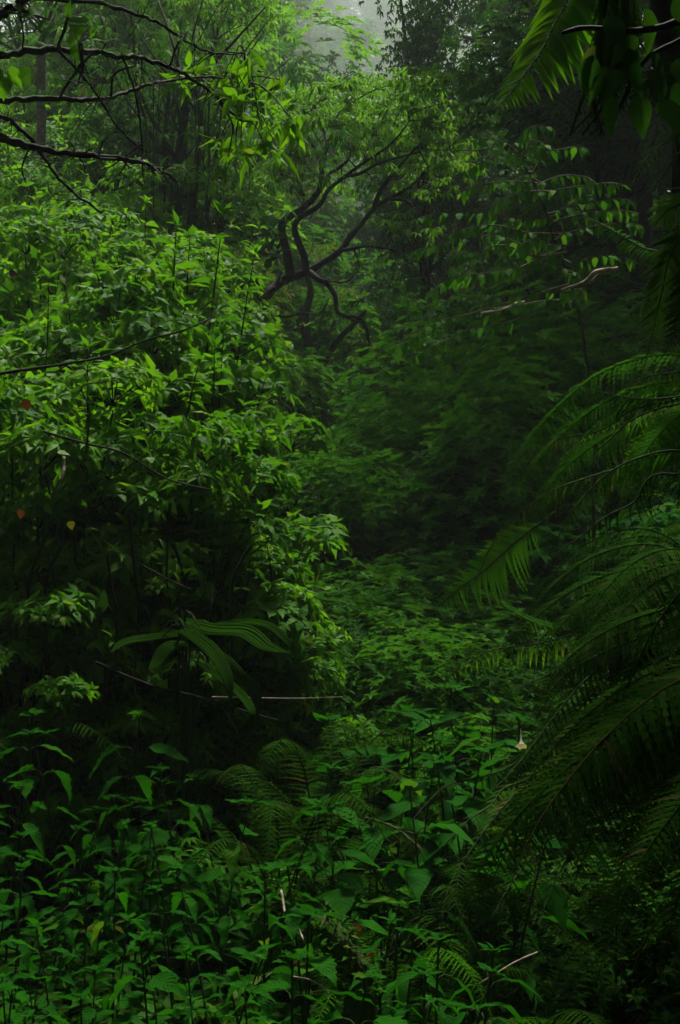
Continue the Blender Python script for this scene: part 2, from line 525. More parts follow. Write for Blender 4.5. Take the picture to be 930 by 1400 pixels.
def clump_shrub_arr(h=2.0, lumps=15, ros=34, leafl=.085, leaves=OVL, per=6, rad=.25):
    """stems carrying flattened rounded clumps of leaves one above the other, with gaps between the clumps"""
    b = Batch(); L = []
    for i in range(lumps):
        t = .28 + .72 * (i + .5) / lumps
        a = i * 2.4 + R.normal(0, .4)
        rr = rad * h * (.35 + .75 * math.sin(math.pi * min(1, (1.12 - t) * 1.05))) * R.uniform(.3, 1.0)
        c = np.array([math.cos(a) * rr, math.sin(a) * rr, h * t - .06])
        r = R.uniform(.13, .24) * h * .5
        pth = smooth_path([[R.normal(0, .04), R.normal(0, .04), 0], c * [.25, .25, .5] + rv(.03), c * [.7, .7, .8] + rv(.02), c - [0, 0, r * .4]], 5)
        b.tube(pth, .009 * R.uniform(.6, 1.3), .003, 5)
        for k in range(ros):
            d = nrm(rv()); d[2] = abs(d[2]) if R.random() < .8 else d[2]
            q = c + d * [r, r, r * .55] * R.uniform(.6, 1.1)
            if k % 4 == 0: b.tube([c - [0, 0, r * .3], q], .003, .0015, 3)
            ax = nrm(d * [.8, .8, .5] + Z * .6 + rv(.2)); an0 = R.uniform(0, 6.28); s_ = leafl * R.uniform(.55, 1.35)
            for m in range(per):
                an = an0 + m * 6.28 / per + R.normal(0, .25)
                e = nrm(np.cross(ax, [math.cos(an), math.sin(an), .1]))
                dd = nrm(e + ax * R.uniform(.0, .5) - Z * R.uniform(0, .5) + d * .3)
                L.append((leaves[R.integers(len(leaves))], q + e * .01, mat3(dd, nrm(ax + rv(.3)), s_ * R.uniform(.6, 1.1))))
    return b, L

def shrub_root(name, nleafparts, mat, **kw):
    root = empty(name, 'x', 'shrub')
    b, L = (clump_shrub_arr if 'lumps' in kw else shrub_arr)(**kw)
    part('stem', b.mesh('stem', M['barkdark']), root)
    L.sort(key=lambda l: -(l[1][2] + .6 * math.hypot(l[1][0], l[1][1])))
    idx = np.arange(len(L))
    if nleafparts:
        sel = set(R.choice(len(L) // 2 + 1, min(nleafparts, len(L) // 2), replace=False).tolist())
    else:
        sel = set()
    f = Batch()
    for i, (tid, o, m3) in enumerate(L):
        if i in sel:
            part('leaf', leaf_data(tid, mat), root, o, m3)
        else:
            f.add(tid, o, m3)
    part('foliage', f.mesh('foliage', M[mat]), root, kind='stuff')
    return root

def bush_mesh(n=500, rad=1.0, hgt=.8, leafl=.09, tpl=TNY, per=7, mat='mid', flat=.35, lumps=7, droop=0.0):
    """uneven dome of leaf rosettes, gaps left between its lumps"""
    f = Batch()
    C = [(R.normal(0, .45, 3) * [rad, rad, 0] + [0, 0, hgt * R.uniform(.45, .85)], R.uniform(.3, .55)) for _ in range(lumps)]
    for i in range(n):
        c, r = C[R.integers(lumps)]
        d = nrm(rv()); d[2] = abs(d[2]) * R.choice([1, 1, 1, -.5])
        q = c + d * [rad * r, rad * r, hgt * r * .9] * R.uniform(.75, 1.08)
        if q[2] < 0: q[2] = R.uniform(.02, .2)
        a = R.uniform(0, 6.28); tint = R.random()
        axis = nrm(d * .6 + [0, 0, .7] + rv(.15))
        for k in range(per):
            an = a + k * 6.28 / per + R.normal(0, .2)
            e = nrm(np.cross(axis, [math.cos(an), math.sin(an), .1]))
            f.leaf(tpl[R.integers(len(tpl))], q, nrm(e + axis * flat + [0, 0, -droop] + rv(.1)), axis + rv(.15), leafl * R.uniform(.7, 1.25), tint=(tint + R.normal(0, .12)) % 1)
    return f.mesh('foliage', M[mat])

def rosette(f, q, axis, ids, size, per, flat=.2, droop=.3, w=1.0, tint=None):
    a = R.uniform(0, 6.28); tint = R.random() if tint is None else tint
    axis = nrm(axis)
    for k in range(per):
        an = a + k * 6.28 / per + R.normal(0, .2)
        e = nrm(np.cross(axis, [math.cos(an), math.sin(an), .1]))
        dd = nrm(e + axis * flat + [0, 0, -droop * R.uniform(.3, 1.6)] + rv(.1))
        f.leaf(ids[R.integers(len(ids))], q + e * size * .12, dd, nrm(axis + rv(.2) + Z * .5), size * R.uniform(.7, 1.2), w, (tint + R.normal(0, .1)) % 1)

def grow_tree(h, trunk_r, levels=3, split=(3, 5), bare=.45, spread=.8, wig=.12, rise=.35, len0=.45, leaf=(LNL, .11, 7), clump=3, mats=('bark', 'mid'), clump_r=.3, droop=.35, fill=1):
    """tapered trunk with limbs, twigs and leafy clumps at the twig ends -> trunk, branch and crown meshes"""
    tb, bb, cb = Batch(), Batch(), Batch()
    n = 9
    pts = [np.array([0, 0, 0.])]
    d = nrm([R.normal(0, .05), R.normal(0, .05), 1])
    for i in range(n):
        d = nrm(d + rv(wig * .7) * [1, 1, .3])
        pts.append(pts[-1] + d * h * .8 / n)
    pts = smooth_path(pts, 3)
    tb.tube(pts, trunk_r, trunk_r * .25, 9, .08)
    ids, ls, per = leaf
    def branch(p, d, ln, r, lv):
        k = 5
        q = [p]
        dd = d
        for i in range(k):
            dd = nrm(dd + rv(wig) + [0, 0, rise * .15])
            q.append(q[-1] + dd * ln / k)
        q = smooth_path(q, 2)
        if r > .006:
            bb.tube(q, r, r * .4, 5 if r > .02 else 3)
        if lv == 0:
            for c in range(clump):
                pos = q[-1 - R.integers(0, 5)] + rv(clump_r * .5) * [1, 1, .45]
                rosette(cb, pos, nrm(Z + dd * .4 + rv(.25)), ids, ls, per, droop=droop)
            return
        m = R.integers(split[0], split[1] + 1)
        for j in range(m):
            t = .35 + .65 * (j + .5) / m
            pp = q[int(t * (len(q) - 1))]
            side = nrm(np.cross(dd, rv()))
            nd = nrm(dd * R.uniform(.5, .9) + side * spread * R.uniform(.5, 1.1) + [0, 0, rise * .3])
            branch(pp, nd, ln * R.uniform(.5, .72), r * .55, lv - 1)
    nb = int(7 * fill + 2)
    for j in range(nb):
        t = bare + (1 - bare) * (j + .3) / nb
        pp = pts[min(len(pts) - 1, int(t * (len(pts) - 1)))]
        a = j * 2.4 + R.normal(0, .4)
        nd = nrm([math.cos(a), math.sin(a), rise + .5 * (t - bare)])
        branch(pp, nd, h * len0 * R.uniform(.6, 1.0) * (1.15 - .5 * (t - bare) / (1 - bare)), trunk_r * .45 * (1.2 - t), levels - 1)
    return tb.mesh('trunk', M[mats[0]]), bb.mesh('limb', M[mats[0]]), cb.mesh('crown', M[mats[1]]), cb.n

def tree_root(name, label, cat='tree', **kw):
    root = empty(name, label, cat)
    t, b, c, n = grow_tree(**kw)
    tr = part('trunk', t, root)
    part('limb', b, tr, kind='stuff')
    part('crown', c, root, kind='stuff')
    return root

def frond(parent, path, plen, n=34, ids=PIN, mat='fern', prof=None, droop=.35, separate=True, start=.12, r0=.0042, upv=None, ang=.55, name='frond', side_gain=(1, 1), label=None, rmat='stem', wid=1.0, tipx=2.2):
    """one fern frond on the given spine; pinnae are sub-parts or joined with the spine"""
    pts = smooth_path(path, 8)
    seg = np.concatenate([[0], np.cumsum(np.linalg.norm(np.diff(pts, axis=0), axis=1))])
    seg /= seg[-1]
    base = pts[0]
    b = Batch()
    b.tube(pts[::2] - base, r0, r0 * .25, 5)
    items = []
    for i in range(n):
        t = start + (1 - start) * (i + .5) / n
        p = np.array([np.interp(t, seg, pts[:, k]) for k in range(3)])
        q = np.array([np.interp(min(1, t + .03), seg, pts[:, k]) for k in range(3)])
        p2 = np.array([np.interp(max(0, t - .03), seg, pts[:, k]) for k in range(3)])
        tan = nrm(q - p2)
        u = nrm((upv if upv is not None else Z) + 0 * Z)
        sd = nrm(np.cross(tan, u)); un = np.cross(sd, tan)
        x = (t - start) / (1 - start)
        l = plen * (min(1, .45 + x * 2.2)) * max(.06, (1 - x ** tipx)) * R.uniform(.92, 1.06)
        for k, s in enumerate((-1, 1)):
            if R.random() < .03: continue
            d = nrm(sd * s + tan * ang * R.uniform(.8, 1.2) - Z * droop * R.uniform(.7, 1.3) + rv(.05))
            items.append((ids[R.integers(len(ids))], p - base, mat3(d, un + rv(.08), l * side_gain[k], wid)))
    if separate:
        o = part(name, b.mesh('frond_spine', M[rmat]), parent, base - np.array(parent.location), kind=None, label=label)
        for tid, q, m3 in items:
            part('pinna', leaf_data(tid, mat), o, q, m3)
    else:
        for tid, q, m3 in items: b.add(tid, q, m3)
        me = b.mesh(name, M[mat])
        o = part(name, me, parent, base - np.array(parent.location), label=label)
    return o

def fern_root(nf=9, ln=.75, plen=.13, n=44, mat='fern', arch=.55, ids=PIS, name='ground_fern'):
    root = empty(name, 'x', 'fern')
    for i in range(nf):
        az = i * 6.28 / nf + R.normal(0, .2)
        l = ln * R.uniform(.75, 1.1); ar = arch * R.uniform(.7, 1.2)
        dr = np.array([math.cos(az), math.sin(az), 0])
        path = [dr * l * .05, dr * l * .25 + Z * l * ar * .7, dr * l * .55 + Z * l * ar, dr * l * .85 + Z * l * ar * .85, dr * l * 1.05 + Z * l * ar * .5]
        frond(root, path, plen, n, ids, mat, separate=False, r0=.003, droop=.15, start=.15)
    return root

def hang_moss(b, path, n, ln=(.05, .25), r=.004):
    for i in range(n):
        p = path[R.integers(len(path))]
        l = R.uniform(*ln)
        b.tube([p, p + [R.normal(0, .02), R.normal(0, .02), -l * .5], p + [R.normal(0, .03), R.normal(0, .03), -l]], r, r * .3, 3)
# ------------------------------------------------------------------ label helpers
ORD = ['first', 'second', 'third', 'fourth', 'fifth', 'sixth', 'seventh', 'eighth', 'ninth', 'tenth', 'eleventh', 'twelfth', 'thirteenth', 'fourteenth', 'fifteenth', 'sixteenth', 'seventeenth', 'eighteenth', 'nineteenth', 'twentieth'] + ['twenty-' + w for w in ('first', 'second', 'third', 'fourth', 'fifth', 'sixth', 'seventh', 'eighth', 'ninth')] + ['thirtieth', 'thirty-first', 'thirty-second', 'thirty-third', 'thirty-fourth']
def nth(i): return ORD[min(i, len(ORD) - 1)]

# ------------------------------------------------------------------ far hills: trees fading into the mist
far_kw = [dict(h=11, trunk_r=.22, levels=3, split=(4, 5), bare=.3, leaf=(TNY, .34, 7), clump=4, clump_r=1.2, mats=('bark', 'mid'), len0=.24),
          dict(h=13, trunk_r=.20, levels=3, split=(4, 5), bare=.45, leaf=(TNY, .32, 7), clump=4, clump_r=1.0, mats=('bark', 'olive'), len0=.2),
          dict(h=9, trunk_r=.18, levels=3, split=(4, 5), bare=.15, leaf=(TNY, .30, 7), clump=4, clump_r=1.3, mats=('bark', 'bright'), len0=.3)]
FAR = [Used(tree_root('forest_tree', 'x', **k)) for k in far_kw]
def put_tree(U, px, d, sca, label, group=None, sink=.2, rz=None):
    x = (px - 465) / F * d
    U.put((x, d, G(x, d) - sink), R.uniform(0, 6.28) if rz is None else rz, sca, label, group)

kinds = ['mid green', 'olive green', 'pale green']
i = 0
for ri, (d, n, s) in enumerate(((430, 12, 2.4), (380, 12, 2.3), (330, 11, 2.1), (285, 11, 2.0), (240, 10, 1.8), (200, 10, 1.6), (160, 9, 1.4), (125, 8, 1.3), (95, 7, 1.1), (70, 6, .95))):
    for k in range(n):
        px = 300 + (720 - 300) * (k + .5) / n + R.normal(0, 14)
        kk = int(R.integers(3))
        if 380 < px < 600 and d < 120: continue
        put_tree(FAR[kk], px, d + R.normal(0, 3), s * R.uniform(.85, 1.2), f'{kinds[kk]} misty hillside tree, {nth(k)} from left in the {nth(ri)} row down', kinds[kk] + ' trees on the far misty hillside')
        i += 1
put_tree(FAR[2], 425, 105, 1.0, 'pale rounded tree fading in the mist beneath the gap of sky', None)
put_tree(FAR[0], 465, 210, 2.0, 'misty tall tree centred in the gap between the crowns', None)
put_tree(FAR[2], 520, 120, 1.1, 'pale misty tree right of the gap between the crowns', None)

R = np.random.default_rng(40)
# ------------------------------------------------------------------ middle distance trees
big_kw = [dict(h=8.5, trunk_r=.16, levels=3, split=(4, 6), bare=.3, leaf=(LNL, .16, 6), clump=5, clump_r=.5, mats=('bark', 'mid'), len0=.17),
          dict(h=9.5, trunk_r=.12, levels=3, split=(5, 6), bare=.15, fill=1.5, leaf=(TNY, .11, 8), clump=12, clump_r=.65, mats=('barkdark', 'dark'), len0=.18),
          dict(h=7, trunk_r=.12, levels=3, split=(4, 5), bare=.2, leaf=(LNL, .15, 7), clump=5, clump_r=.45, mats=('bark', 'bright'), len0=.2)]
BIG = [Used(tree_root('broadleaf_tree', 'x', **k)) for k in big_kw]
put_tree(BIG[1], 690, 20, .8, 'tall dark tree with white sky glinting through its crown, right of the misty gap')
put_tree(BIG[1], 572, 29, (.72, .72, 1.25), 'dark leaning crown just right of the misty gap at the top')
put_tree(BIG[1], 830, 17, .9, 'dark dense tree behind the rows of drooping leaves on the right')
put_tree(BIG[1], 860, 14, 1.0, 'black crowned tree behind the hanging ferns at upper right')
put_tree(BIG[1], 745, 26, 1.15, 'tallest dark tree at the back of the right bank')
put_tree(BIG[1], 585, 24, .65, 'dark tree over the hollow at the head of the ravine')
put_tree(BIG[2], 270, 17.5, .8, 'bright fine leaved tree left of the misty gap at the top')
put_tree(BIG[2], 160, 19, 1.0, 'fresh green tree above the dark vine draped trunks')
put_tree(BIG[2], 285, 19, (.42, .42, .9), 'narrow tree with fine drooping leaves along the left side of the misty gap')
put_tree(BIG[0], 180, 20, .9, 'mid green tree at the top left behind the bare branches')
put_tree(BIG[2], 90, 18, .8, 'bright green tree in the upper left corner')
put_tree(BIG[0], 20, 23, 1.0, 'tree at the left edge of the top of the picture')
put_tree(BIG[0], 190, 27, 1.0, 'hazy tree behind the fresh green tree at upper left')
put_tree(BIG[1], 225, 13.2, .5, 'dark tree hung with vines in the shade at upper left')

for x, y, rz_, s_, lab_ in ((-3.6, -3.0, 1, 1.0, 'unseen dense tree added behind the viewer on the left to block light'), (.3, -5.0, 2, 1.1, 'unseen dense tree added directly behind the viewer to block light'), (3.8, -3.0, 3, 1.0, 'unseen dense tree added behind the viewer on the right to block light'), (5.0, 1.2, 4, .95, 'unseen dense tree added beside the viewer on the right to block light'), (-5.0, 1.0, 5, .9, 'unseen dense tree added beside the viewer on the left to block light')):  # added trees out of view, closing off low light from behind
    BIG[1].put((x, y, G(x, y) - .3), rz_, s_, lab_)

put_tree(BIG[1], 606, 20, (.52, .52, 1.32), 'tall narrow dark tree directly behind the right half of the twisted tree crown', rz=1.3)

# lower second tree under the central one
def traced_tree(name, label, paths, d0, rad, rmat='bark', jit=.03):
    p0 = None
    roots = []
    arr = []
    for pts, r0, r1, dd in paths:
        q = np.array([P(x, y, d0 + dd * (k / max(1, len(pts) - 1)) + R.normal(0, jit)) for k, (x, y) in enumerate(pts)])
        arr.append((smooth_path(q, 5), r0, r1))
    base = arr[0][0][0].copy()
    root = empty(name, label, 'tree', base)
    b = Batch(); b.tube(arr[0][0] - base, arr[0][1], arr[0][2], 9, .1)
    part('trunk', b.mesh('trunk', M[rmat]), root)
    for q, r0, r1 in arr[1:]:
        b = Batch(); b.tube(q - q[0], r0, r1, 7, .1)
        part('limb', b.mesh('limb', M[rmat]), root, q[0] - base)
    return root, base, [a[0] for a in arr]

t2, b2, a2 = traced_tree('slender_tree', 'small forked tree below the twisted tree, pale leaves on its right side',
    [([(433, 570), (432, 545), (430, 522), (427, 486), (420, 460), (417, 430), (425, 400), (418, 370)], .10, .03, 0),
     ([(432, 520), (436, 505), (446, 490), (462, 465), (482, 445), (500, 425)], .06, .02, -.5),
     ([(428, 482), (438, 470), (449, 455), (459, 436), (462, 415)], .04, .015, .5),
     ([(424, 470), (412, 450), (400, 430), (392, 415)], .035, .012, .8)], 16.5, 0)
cb = Batch()
for (cx, cyy, rx, ry, n) in ((482, 468, 26, 22, 60), (502, 485, 14, 16, 30), (470, 400, 26, 14, 25), (395, 395, 20, 14, 20), (430, 345, 35, 16, 30)):
    for k in range(n):
        q = P(cx + R.normal(0, rx * .5), cyy + R.normal(0, ry * .5), 16.9 + R.normal(0, .4))
        rosette(cb, q - b2, Z + rv(.3), LNL, .11, 6, droop=.2)
part('crown', cb.mesh('crown', M['olive']), t2, kind='stuff')

R = np.random.default_rng(41)
# ------------------------------------------------------------------ central twisted tree
TD = 14.5
limbs = [
 ([(335, 640), (343, 560), (350, 490), (356, 440), (362, 408), (385, 385), (402, 378), (421, 371), (440, 360), (465, 343), (480, 322), (497, 303), (511, 286), (530, 272), (556, 259), (580, 236), (598, 205)], .066, .010, .6),
 ([(419, 370), (416, 350), (407, 328), (403, 309), (411, 297), (427, 288), (440, 277), (449, 260), (472, 241), (498, 222), (523, 206), (543, 188), (560, 165)], .04, .008, -.6),
 ([(397, 378), (394, 351), (388, 328), (386, 306), (398, 295), (418, 282), (436, 261), (440, 240), (440, 222), (449, 199), (459, 180), (472, 157), (485, 138)], .05, .010, -.3),
 ([(419, 279), (411, 257), (414, 240), (417, 225), (412, 200), (405, 175)], .025, .008, .5),
 ([(436, 261), (452, 238), (472, 222), (482, 205), (498, 184), (503, 160), (510, 130)], .03, .008, .6),
 ([(449, 200), (443, 180), (432, 152), (427, 122)], .022, .006, .4),
 ([(440, 225), (428, 200), (420, 180), (415, 150)], .02, .006, -.4),
 ([(462, 224), (455, 212), (448, 205)], .014, .006, .2),
 ([(472, 241), (490, 238), (515, 225), (545, 215), (575, 208)], .022, .007, -.8),
 ([(498, 222), (505, 195), (515, 175), (530, 150), (540, 125)], .02, .006, .8),
 ([(511, 286), (520, 262), (535, 240), (548, 226), (570, 200)], .03, .008, -.7),
 ([(530, 272), (555, 275), (572, 290), (590, 300)], .02, .006, -.6),
 ([(469, 342), (484, 340), (498, 337), (523, 339), (545, 345)], .022, .006, -.5),
 ([(484, 341), (488, 350), (491, 362)], .014, .005, 0),
 ([(423, 372), (436, 382), (448, 388), (458, 404), (461, 425), (472, 432), (486, 434), (498, 440), (503, 454), (504, 474)], .035, .007, -.4),
 ([(472, 432), (480, 437), (494, 441), (500, 450), (510, 448)], .014, .005, .3),
 ([(427, 373), (437, 380), (449, 384), (469, 386), (478, 383), (486, 374)], .014, .005, -.5),
 ([(350, 440), (372, 429), (391, 433), (411, 428), (436, 429), (447, 414)], .018, .006, -.6),
 ([(358, 420), (350, 380), (330, 362), (300, 350), (270, 352)], .03, .01, -.8),
 ([(375, 395), (383, 370), (378, 345), (384, 330)], .025, .01, .3),
 ([(580, 236), (600, 240), (622, 226)], .014, .005, .1),
]
ct, cb0, ca = traced_tree('twisted_tree', 'twisting dark limbed tree with flat bright leaf layers in the middle of the picture', limbs, TD, 0, 'barkdark', .05)
tw = Batch(); cr = Batch()
allp = np.vstack([p[len(p) // 3:] for p in ca[1:14]] + [ca[0][len(ca[0]) * 3 // 5:]])
clus = [(425, 122), (452, 113), (480, 116), (510, 112), (540, 108), (560, 118), (470, 138), (500, 145), (530, 138), (560, 140), (588, 138), (597, 160), (570, 168), (542, 162), (512, 168), (482, 165),
        (600, 188), (615, 198), (580, 192), (550, 190), (520, 192), (560, 214), (603, 218), (628, 222), (588, 226), (420, 150), (402, 132), (408, 168), (495, 200), (468, 190), (530, 235), (552, 250), (500, 255),
        (455, 165), (440, 130), (580, 120), (520, 215), (470, 250), (570, 250), (600, 255), (430, 240), (408, 215), (402, 255), (560, 300), (590, 310), (530, 300), (385, 180), (395, 205), (385, 232), (392, 158)]
for (cx, cyy) in clus:
    dd = TD + R.uniform(-.9, 1.0)
    c = P(cx, cyy, dd)
    j = np.argmin(np.linalg.norm((allp - c) * [1, .5, 1] + [0, 0, .0], axis=1))
    mid = (allp[j] + c) / 2 + rv(.05) - [0, 0, .04]
    tw.tube(smooth_path([allp[j] - cb0, mid - cb0, c - cb0 - [0, 0, .05]], 3), .010, .004, 4)
    ncl = R.integers(22, 31) if cyy < 235 else R.integers(7, 11)
    for k in range(ncl):
        o = R.normal(0, 1, 3) * [.13, .16, .04]
        q = c + o - [0, 0, .5 * (o[0] ** 2 + o[1] ** 2)]
        if k % 3 == 0: tw.tube([c - cb0 - [0, 0, .06], q - cb0], .004, .002, 3)
        rosette(cr, q - cb0, Z + rv(.15), LNL, .085, 8, flat=.1, droop=.45, tint=.35 + .5 * R.random())
    for k in range(3 if cyy > 180 else 1):      # twiggy ends
        e = c + R.normal(0, 1, 3) * [.25, .2, .2]
        tw.tube([c - cb0, (c + e) / 2 - cb0 + rv(.03), e - cb0], .005, .002, 3)
part('twig', tw.mesh('twig', M['barkdark']), ct, kind='stuff')
part('crown', cr.mesh('crown', M['bright']), ct, kind='stuff')
hm = Batch()
for kk in (0, 1, 2, 14, 17, 18, 12):
    pth = ca[kk]
    hang_moss(hm, pth[len(pth) // 4:] - cb0, 24, (.04, .20), .006)
part('hanging_moss', hm.mesh('hanging_moss', M['moss']), ct, kind='stuff')
# nest of stiff leaves growing on the trunk
ep = empty('nest_epiphyte', 'upright spiky leaved rosette perched on the twisted tree trunk', 'plant', P(366, 375, TD - .2))
for k in range(26):
    a = k * 2.4; h = .62 * k / 26
    part('leaf', leaf_data(BLD[k % 2], 'dark'), ep, np.array([0, 0, h]), mat3([math.cos(a), math.sin(a), .5 + h * .8], Z, .22 + .08 * R.random(), 2.2))

R = np.random.default_rng(42)
# ------------------------------------------------------------------ bushes on the ravine floor and banks
BS = {}
for nm, mt, n, ls, per, tp in (('mid', 'mid', 750, .075, 6, TNY), ('dark', 'dark', 650, .08, 6, TNY), ('olive', 'olive', 700, .06, 6, TNY), ('blue', 'blue', 500, .10, 5, TNY), ('bright', 'bright', 700, .075, 6, TNY)):
    for v in range(2):
        r = empty('leafy_bush', 'x', 'bush')
        part('foliage', bush_mesh(n, .8, 1.0, ls, tp, per, mt), r, kind='stuff')
        sb = Batch()
        for k in range(5):
            a = k * 1.26
            sb.tube([[0, 0, -.3], [math.cos(a) * .15, math.sin(a) * .15, .25], [math.cos(a) * .4, math.sin(a) * .4, .6]], .02, .006, 4)
        part('stem', sb.mesh('stem', M['bark']), r)
        BS[nm, v] = Used(r)
for v in range(2):
    r = empty('leafy_bush', 'x', 'bush')
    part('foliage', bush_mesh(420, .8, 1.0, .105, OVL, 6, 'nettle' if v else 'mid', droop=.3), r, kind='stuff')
    sb = Batch()
    for k in range(5):
        a = k * 1.26
        sb.tube([[0, 0, -.3], [math.cos(a) * .15, math.sin(a) * .15, .25], [math.cos(a) * .4, math.sin(a) * .4, .6]], .012, .004, 4)
    part('stem', sb.mesh('stem', M['bark']), r)
    BS['herb', v] = Used(r)
for v, (mt, n) in enumerate((('mid', 3000), ('olive', 2700), ('dark', 2700))):
    r = empty('leafy_bush', 'x', 'bush')
    part('foliage', bush_mesh(n, 1.25, 2.0, .066, TNY, 6, mt, lumps=16), r, kind='stuff')
    sb = Batch()
    for k in range(6):
        a = k * 1.05
        sb.tube([[0, 0, -.3], [math.cos(a) * .2, math.sin(a) * .2, .5], [math.cos(a) * .6, math.sin(a) * .6, 1.3]], .03, .008, 5)
    part('stem', sb.mesh('stem', M['bark']), r)
    BS['fill' + mt, 0] = BS['fill' + mt, 1] = Used(r)
BUSHES = []
def bush(kind, px, d, sca, label, group=None, sink=.1, zs=1.0, cat=None, top=None):
    x = (px - 465) / F * d
    if top is not None:
        z = P(px, top, d)[2] - sca * zs * 1.0
    else:
        z = G(x, d) - sink * sca
    o = BS[kind, int(R.integers(2))].put((x, d, z), R.uniform(0, 6.28), (sca, sca, sca * zs), label, group)
    BUSHES.append(o)
    return o
# floor of the ravine, from the middle distance up to its head
rows = [(6.4, 490, 700, 5, .62), (7.3, 460, 740, 7, .68), (8.4, 430, 760, 8, .78), (9.8, 400, 760, 9, .85), (11.4, 380, 760, 9, .95), (13.2, 370, 740, 9, 1.05), (15.5, 360, 720, 9, 1.2), (18, 360, 700, 8, 1.35), (21, 370, 700, 7, 1.5),
        (24.5, 390, 690, 6, 1.6), (28.5, 390, 680, 6, 1.8), (33, 390, 660, 5, 2.1), (39, 380, 640, 5, 2.4), (46, 370, 620, 5, 2.8)]
for ri, (d, x0, x1, n, s) in enumerate(rows):
    for k in range(n):
        px = x0 + (x1 - x0) * (k + .5) / n + R.normal(0, 14)
        t = (px - x0) / (x1 - x0)
        kd = R.choice(['mid', 'dark', 'olive', 'blue'], p=[.75, .05, .05, .15] if t < .5 else [.55, .15, .2, .1])
        if d < 11: kd = 'herb'
        bush(kd, px, d + R.normal(0, .05 * d), s * R.uniform(.75, 1.2), f'small leaved bush on the ravine floor, row {ORD[ri]} back, {nth(k)} from left', 'bushes filling the ravine floor')
# right bank
rows = [(8.5, 690, 980, 4, .9), (10.5, 640, 960, 5, 1.0), (12.5, 610, 960, 6, 1.1), (14.5, 600, 950, 6, 1.25), (17, 580, 940, 6, 1.5), (20, 570, 930, 6, 1.7), (24, 560, 930, 6, 2.0), (29, 540, 900, 6, 2.4)]
for ri, (d, x0, x1, n, s) in enumerate(rows):
    for k in range(n):
        px = x0 + (x1 - x0) * (k + .5) / n + R.normal(0, 18)
        kd = R.choice(['mid', 'dark', 'olive'], p=[.2, .5, .3])
        if d < 11: kd = 'herb'
        bush(kd, px, d + R.normal(0, .04 * d), s * R.uniform(.8, 1.3), f'shaded bush on the dark right bank, {nth(k)} from left in the {nth(ri)} row back', 'bushes on the right bank')
# left bank behind the bright shrubs
rows = [(12, -20, 300, 6, .9), (14, -20, 310, 7, 1.0), (16.5, -20, 320, 7, 1.2), (19.5, -20, 350, 7, 1.4), (23, -20, 420, 7, 1.7), (28, -20, 430, 7, 2.1), (34, -20, 430, 7, 2.5), (42, 0, 440, 6, 3.2)]
for ri, (d, x0, x1, n, s) in enumerate(rows):
    for k in range(n):
        px = x0 + (x1 - x0) * (k + .5) / n + R.normal(0, 18)
        kd = R.choice(['mid', 'bright', 'olive', 'dark'], p=[.35, .4, .15, .1] if px < 230 else [.4, .1, .2, .3])
        bush(kd, px, d + R.normal(0, .04 * d), s * R.uniform(.8, 1.3), f'leafy bush on the left bank, {nth(k)} from left in the {nth(ri)} row up', 'bushes on the left bank')
def fill_bush(kind, px, top, d, label, group):
    p = P(px, top, d); s = min(1.3, max(.4, (p[2] - G(p[0], d)) / 2.0))
    bush({'olive': 'fillolive', 'dark': 'filldark'}.get(kind, 'fillmid'), px, d, s, label, group)
for k, (px, top, d, kd) in enumerate(((560, 470, 19, 'mid'), (605, 440, 16, 'olive'), (650, 425, 14.5, 'mid'), (575, 525, 17, 'mid'), (620, 500, 13.5, 'olive'), (680, 465, 12.5, 'mid'), (640, 560, 12, 'mid'), (590, 590, 13, 'mid'),
        (545, 560, 16, 'mid'), (700, 540, 11, 'dark'), (520, 540, 22, 'mid'), (480, 560, 20, 'mid'), (450, 590, 17, 'mid'), (420, 620, 14.5, 'mid'), (500, 600, 17, 'mid'), (735, 470, 11.5, 'mid'), (600, 650, 10.8, 'mid'), (540, 640, 13, 'mid'),
        (500, 695, 12, 'mid'), (560, 725, 11, 'dark'), (612, 735, 10.5, 'dark'), (465, 745, 10, 'dark'), (530, 800, 9.3, 'dark'), (592, 800, 9, 'dark'), (650, 775, 9.5, 'dark'), (440, 815, 8.5, 'mid'), (510, 868, 8, 'dark'), (580, 858, 7.8, 'dark'), (640, 860, 8, 'dark'), (545, 915, 7, 'dark'), (480, 905, 6.8, 'mid'), (610, 905, 6.9, 'dark'))):
    fill_bush(kd, px, top, d, f'soft leaved bush lining the middle of the ravine, {nth(k)} counted from its head', 'bushes lining the middle of the ravine')
# a few one can point at
M_r = M['rust']
rr = empty('leafy_bush', 'bush with rusty brown new leaves on the right side of the ravine', 'bush', (P(650, 690, 10.8)[0], 10.8, G(P(650, 690, 10.8)[0], 10.8)))
part('foliage', bush_mesh(300, .45, P(650, 650, 10.8)[2] - G(P(650, 690, 10.8)[0], 10.8), .06, TNY, 6, 'rust'), rr, kind='stuff')
bush('blue', 540, 20, 1.0, 'bluish green bush catching light low in the middle of the ravine', top=610)
bush('bright', 478, 17, .9, 'lighter bush on the left of the ravine floor below the small forked tree', top=640)

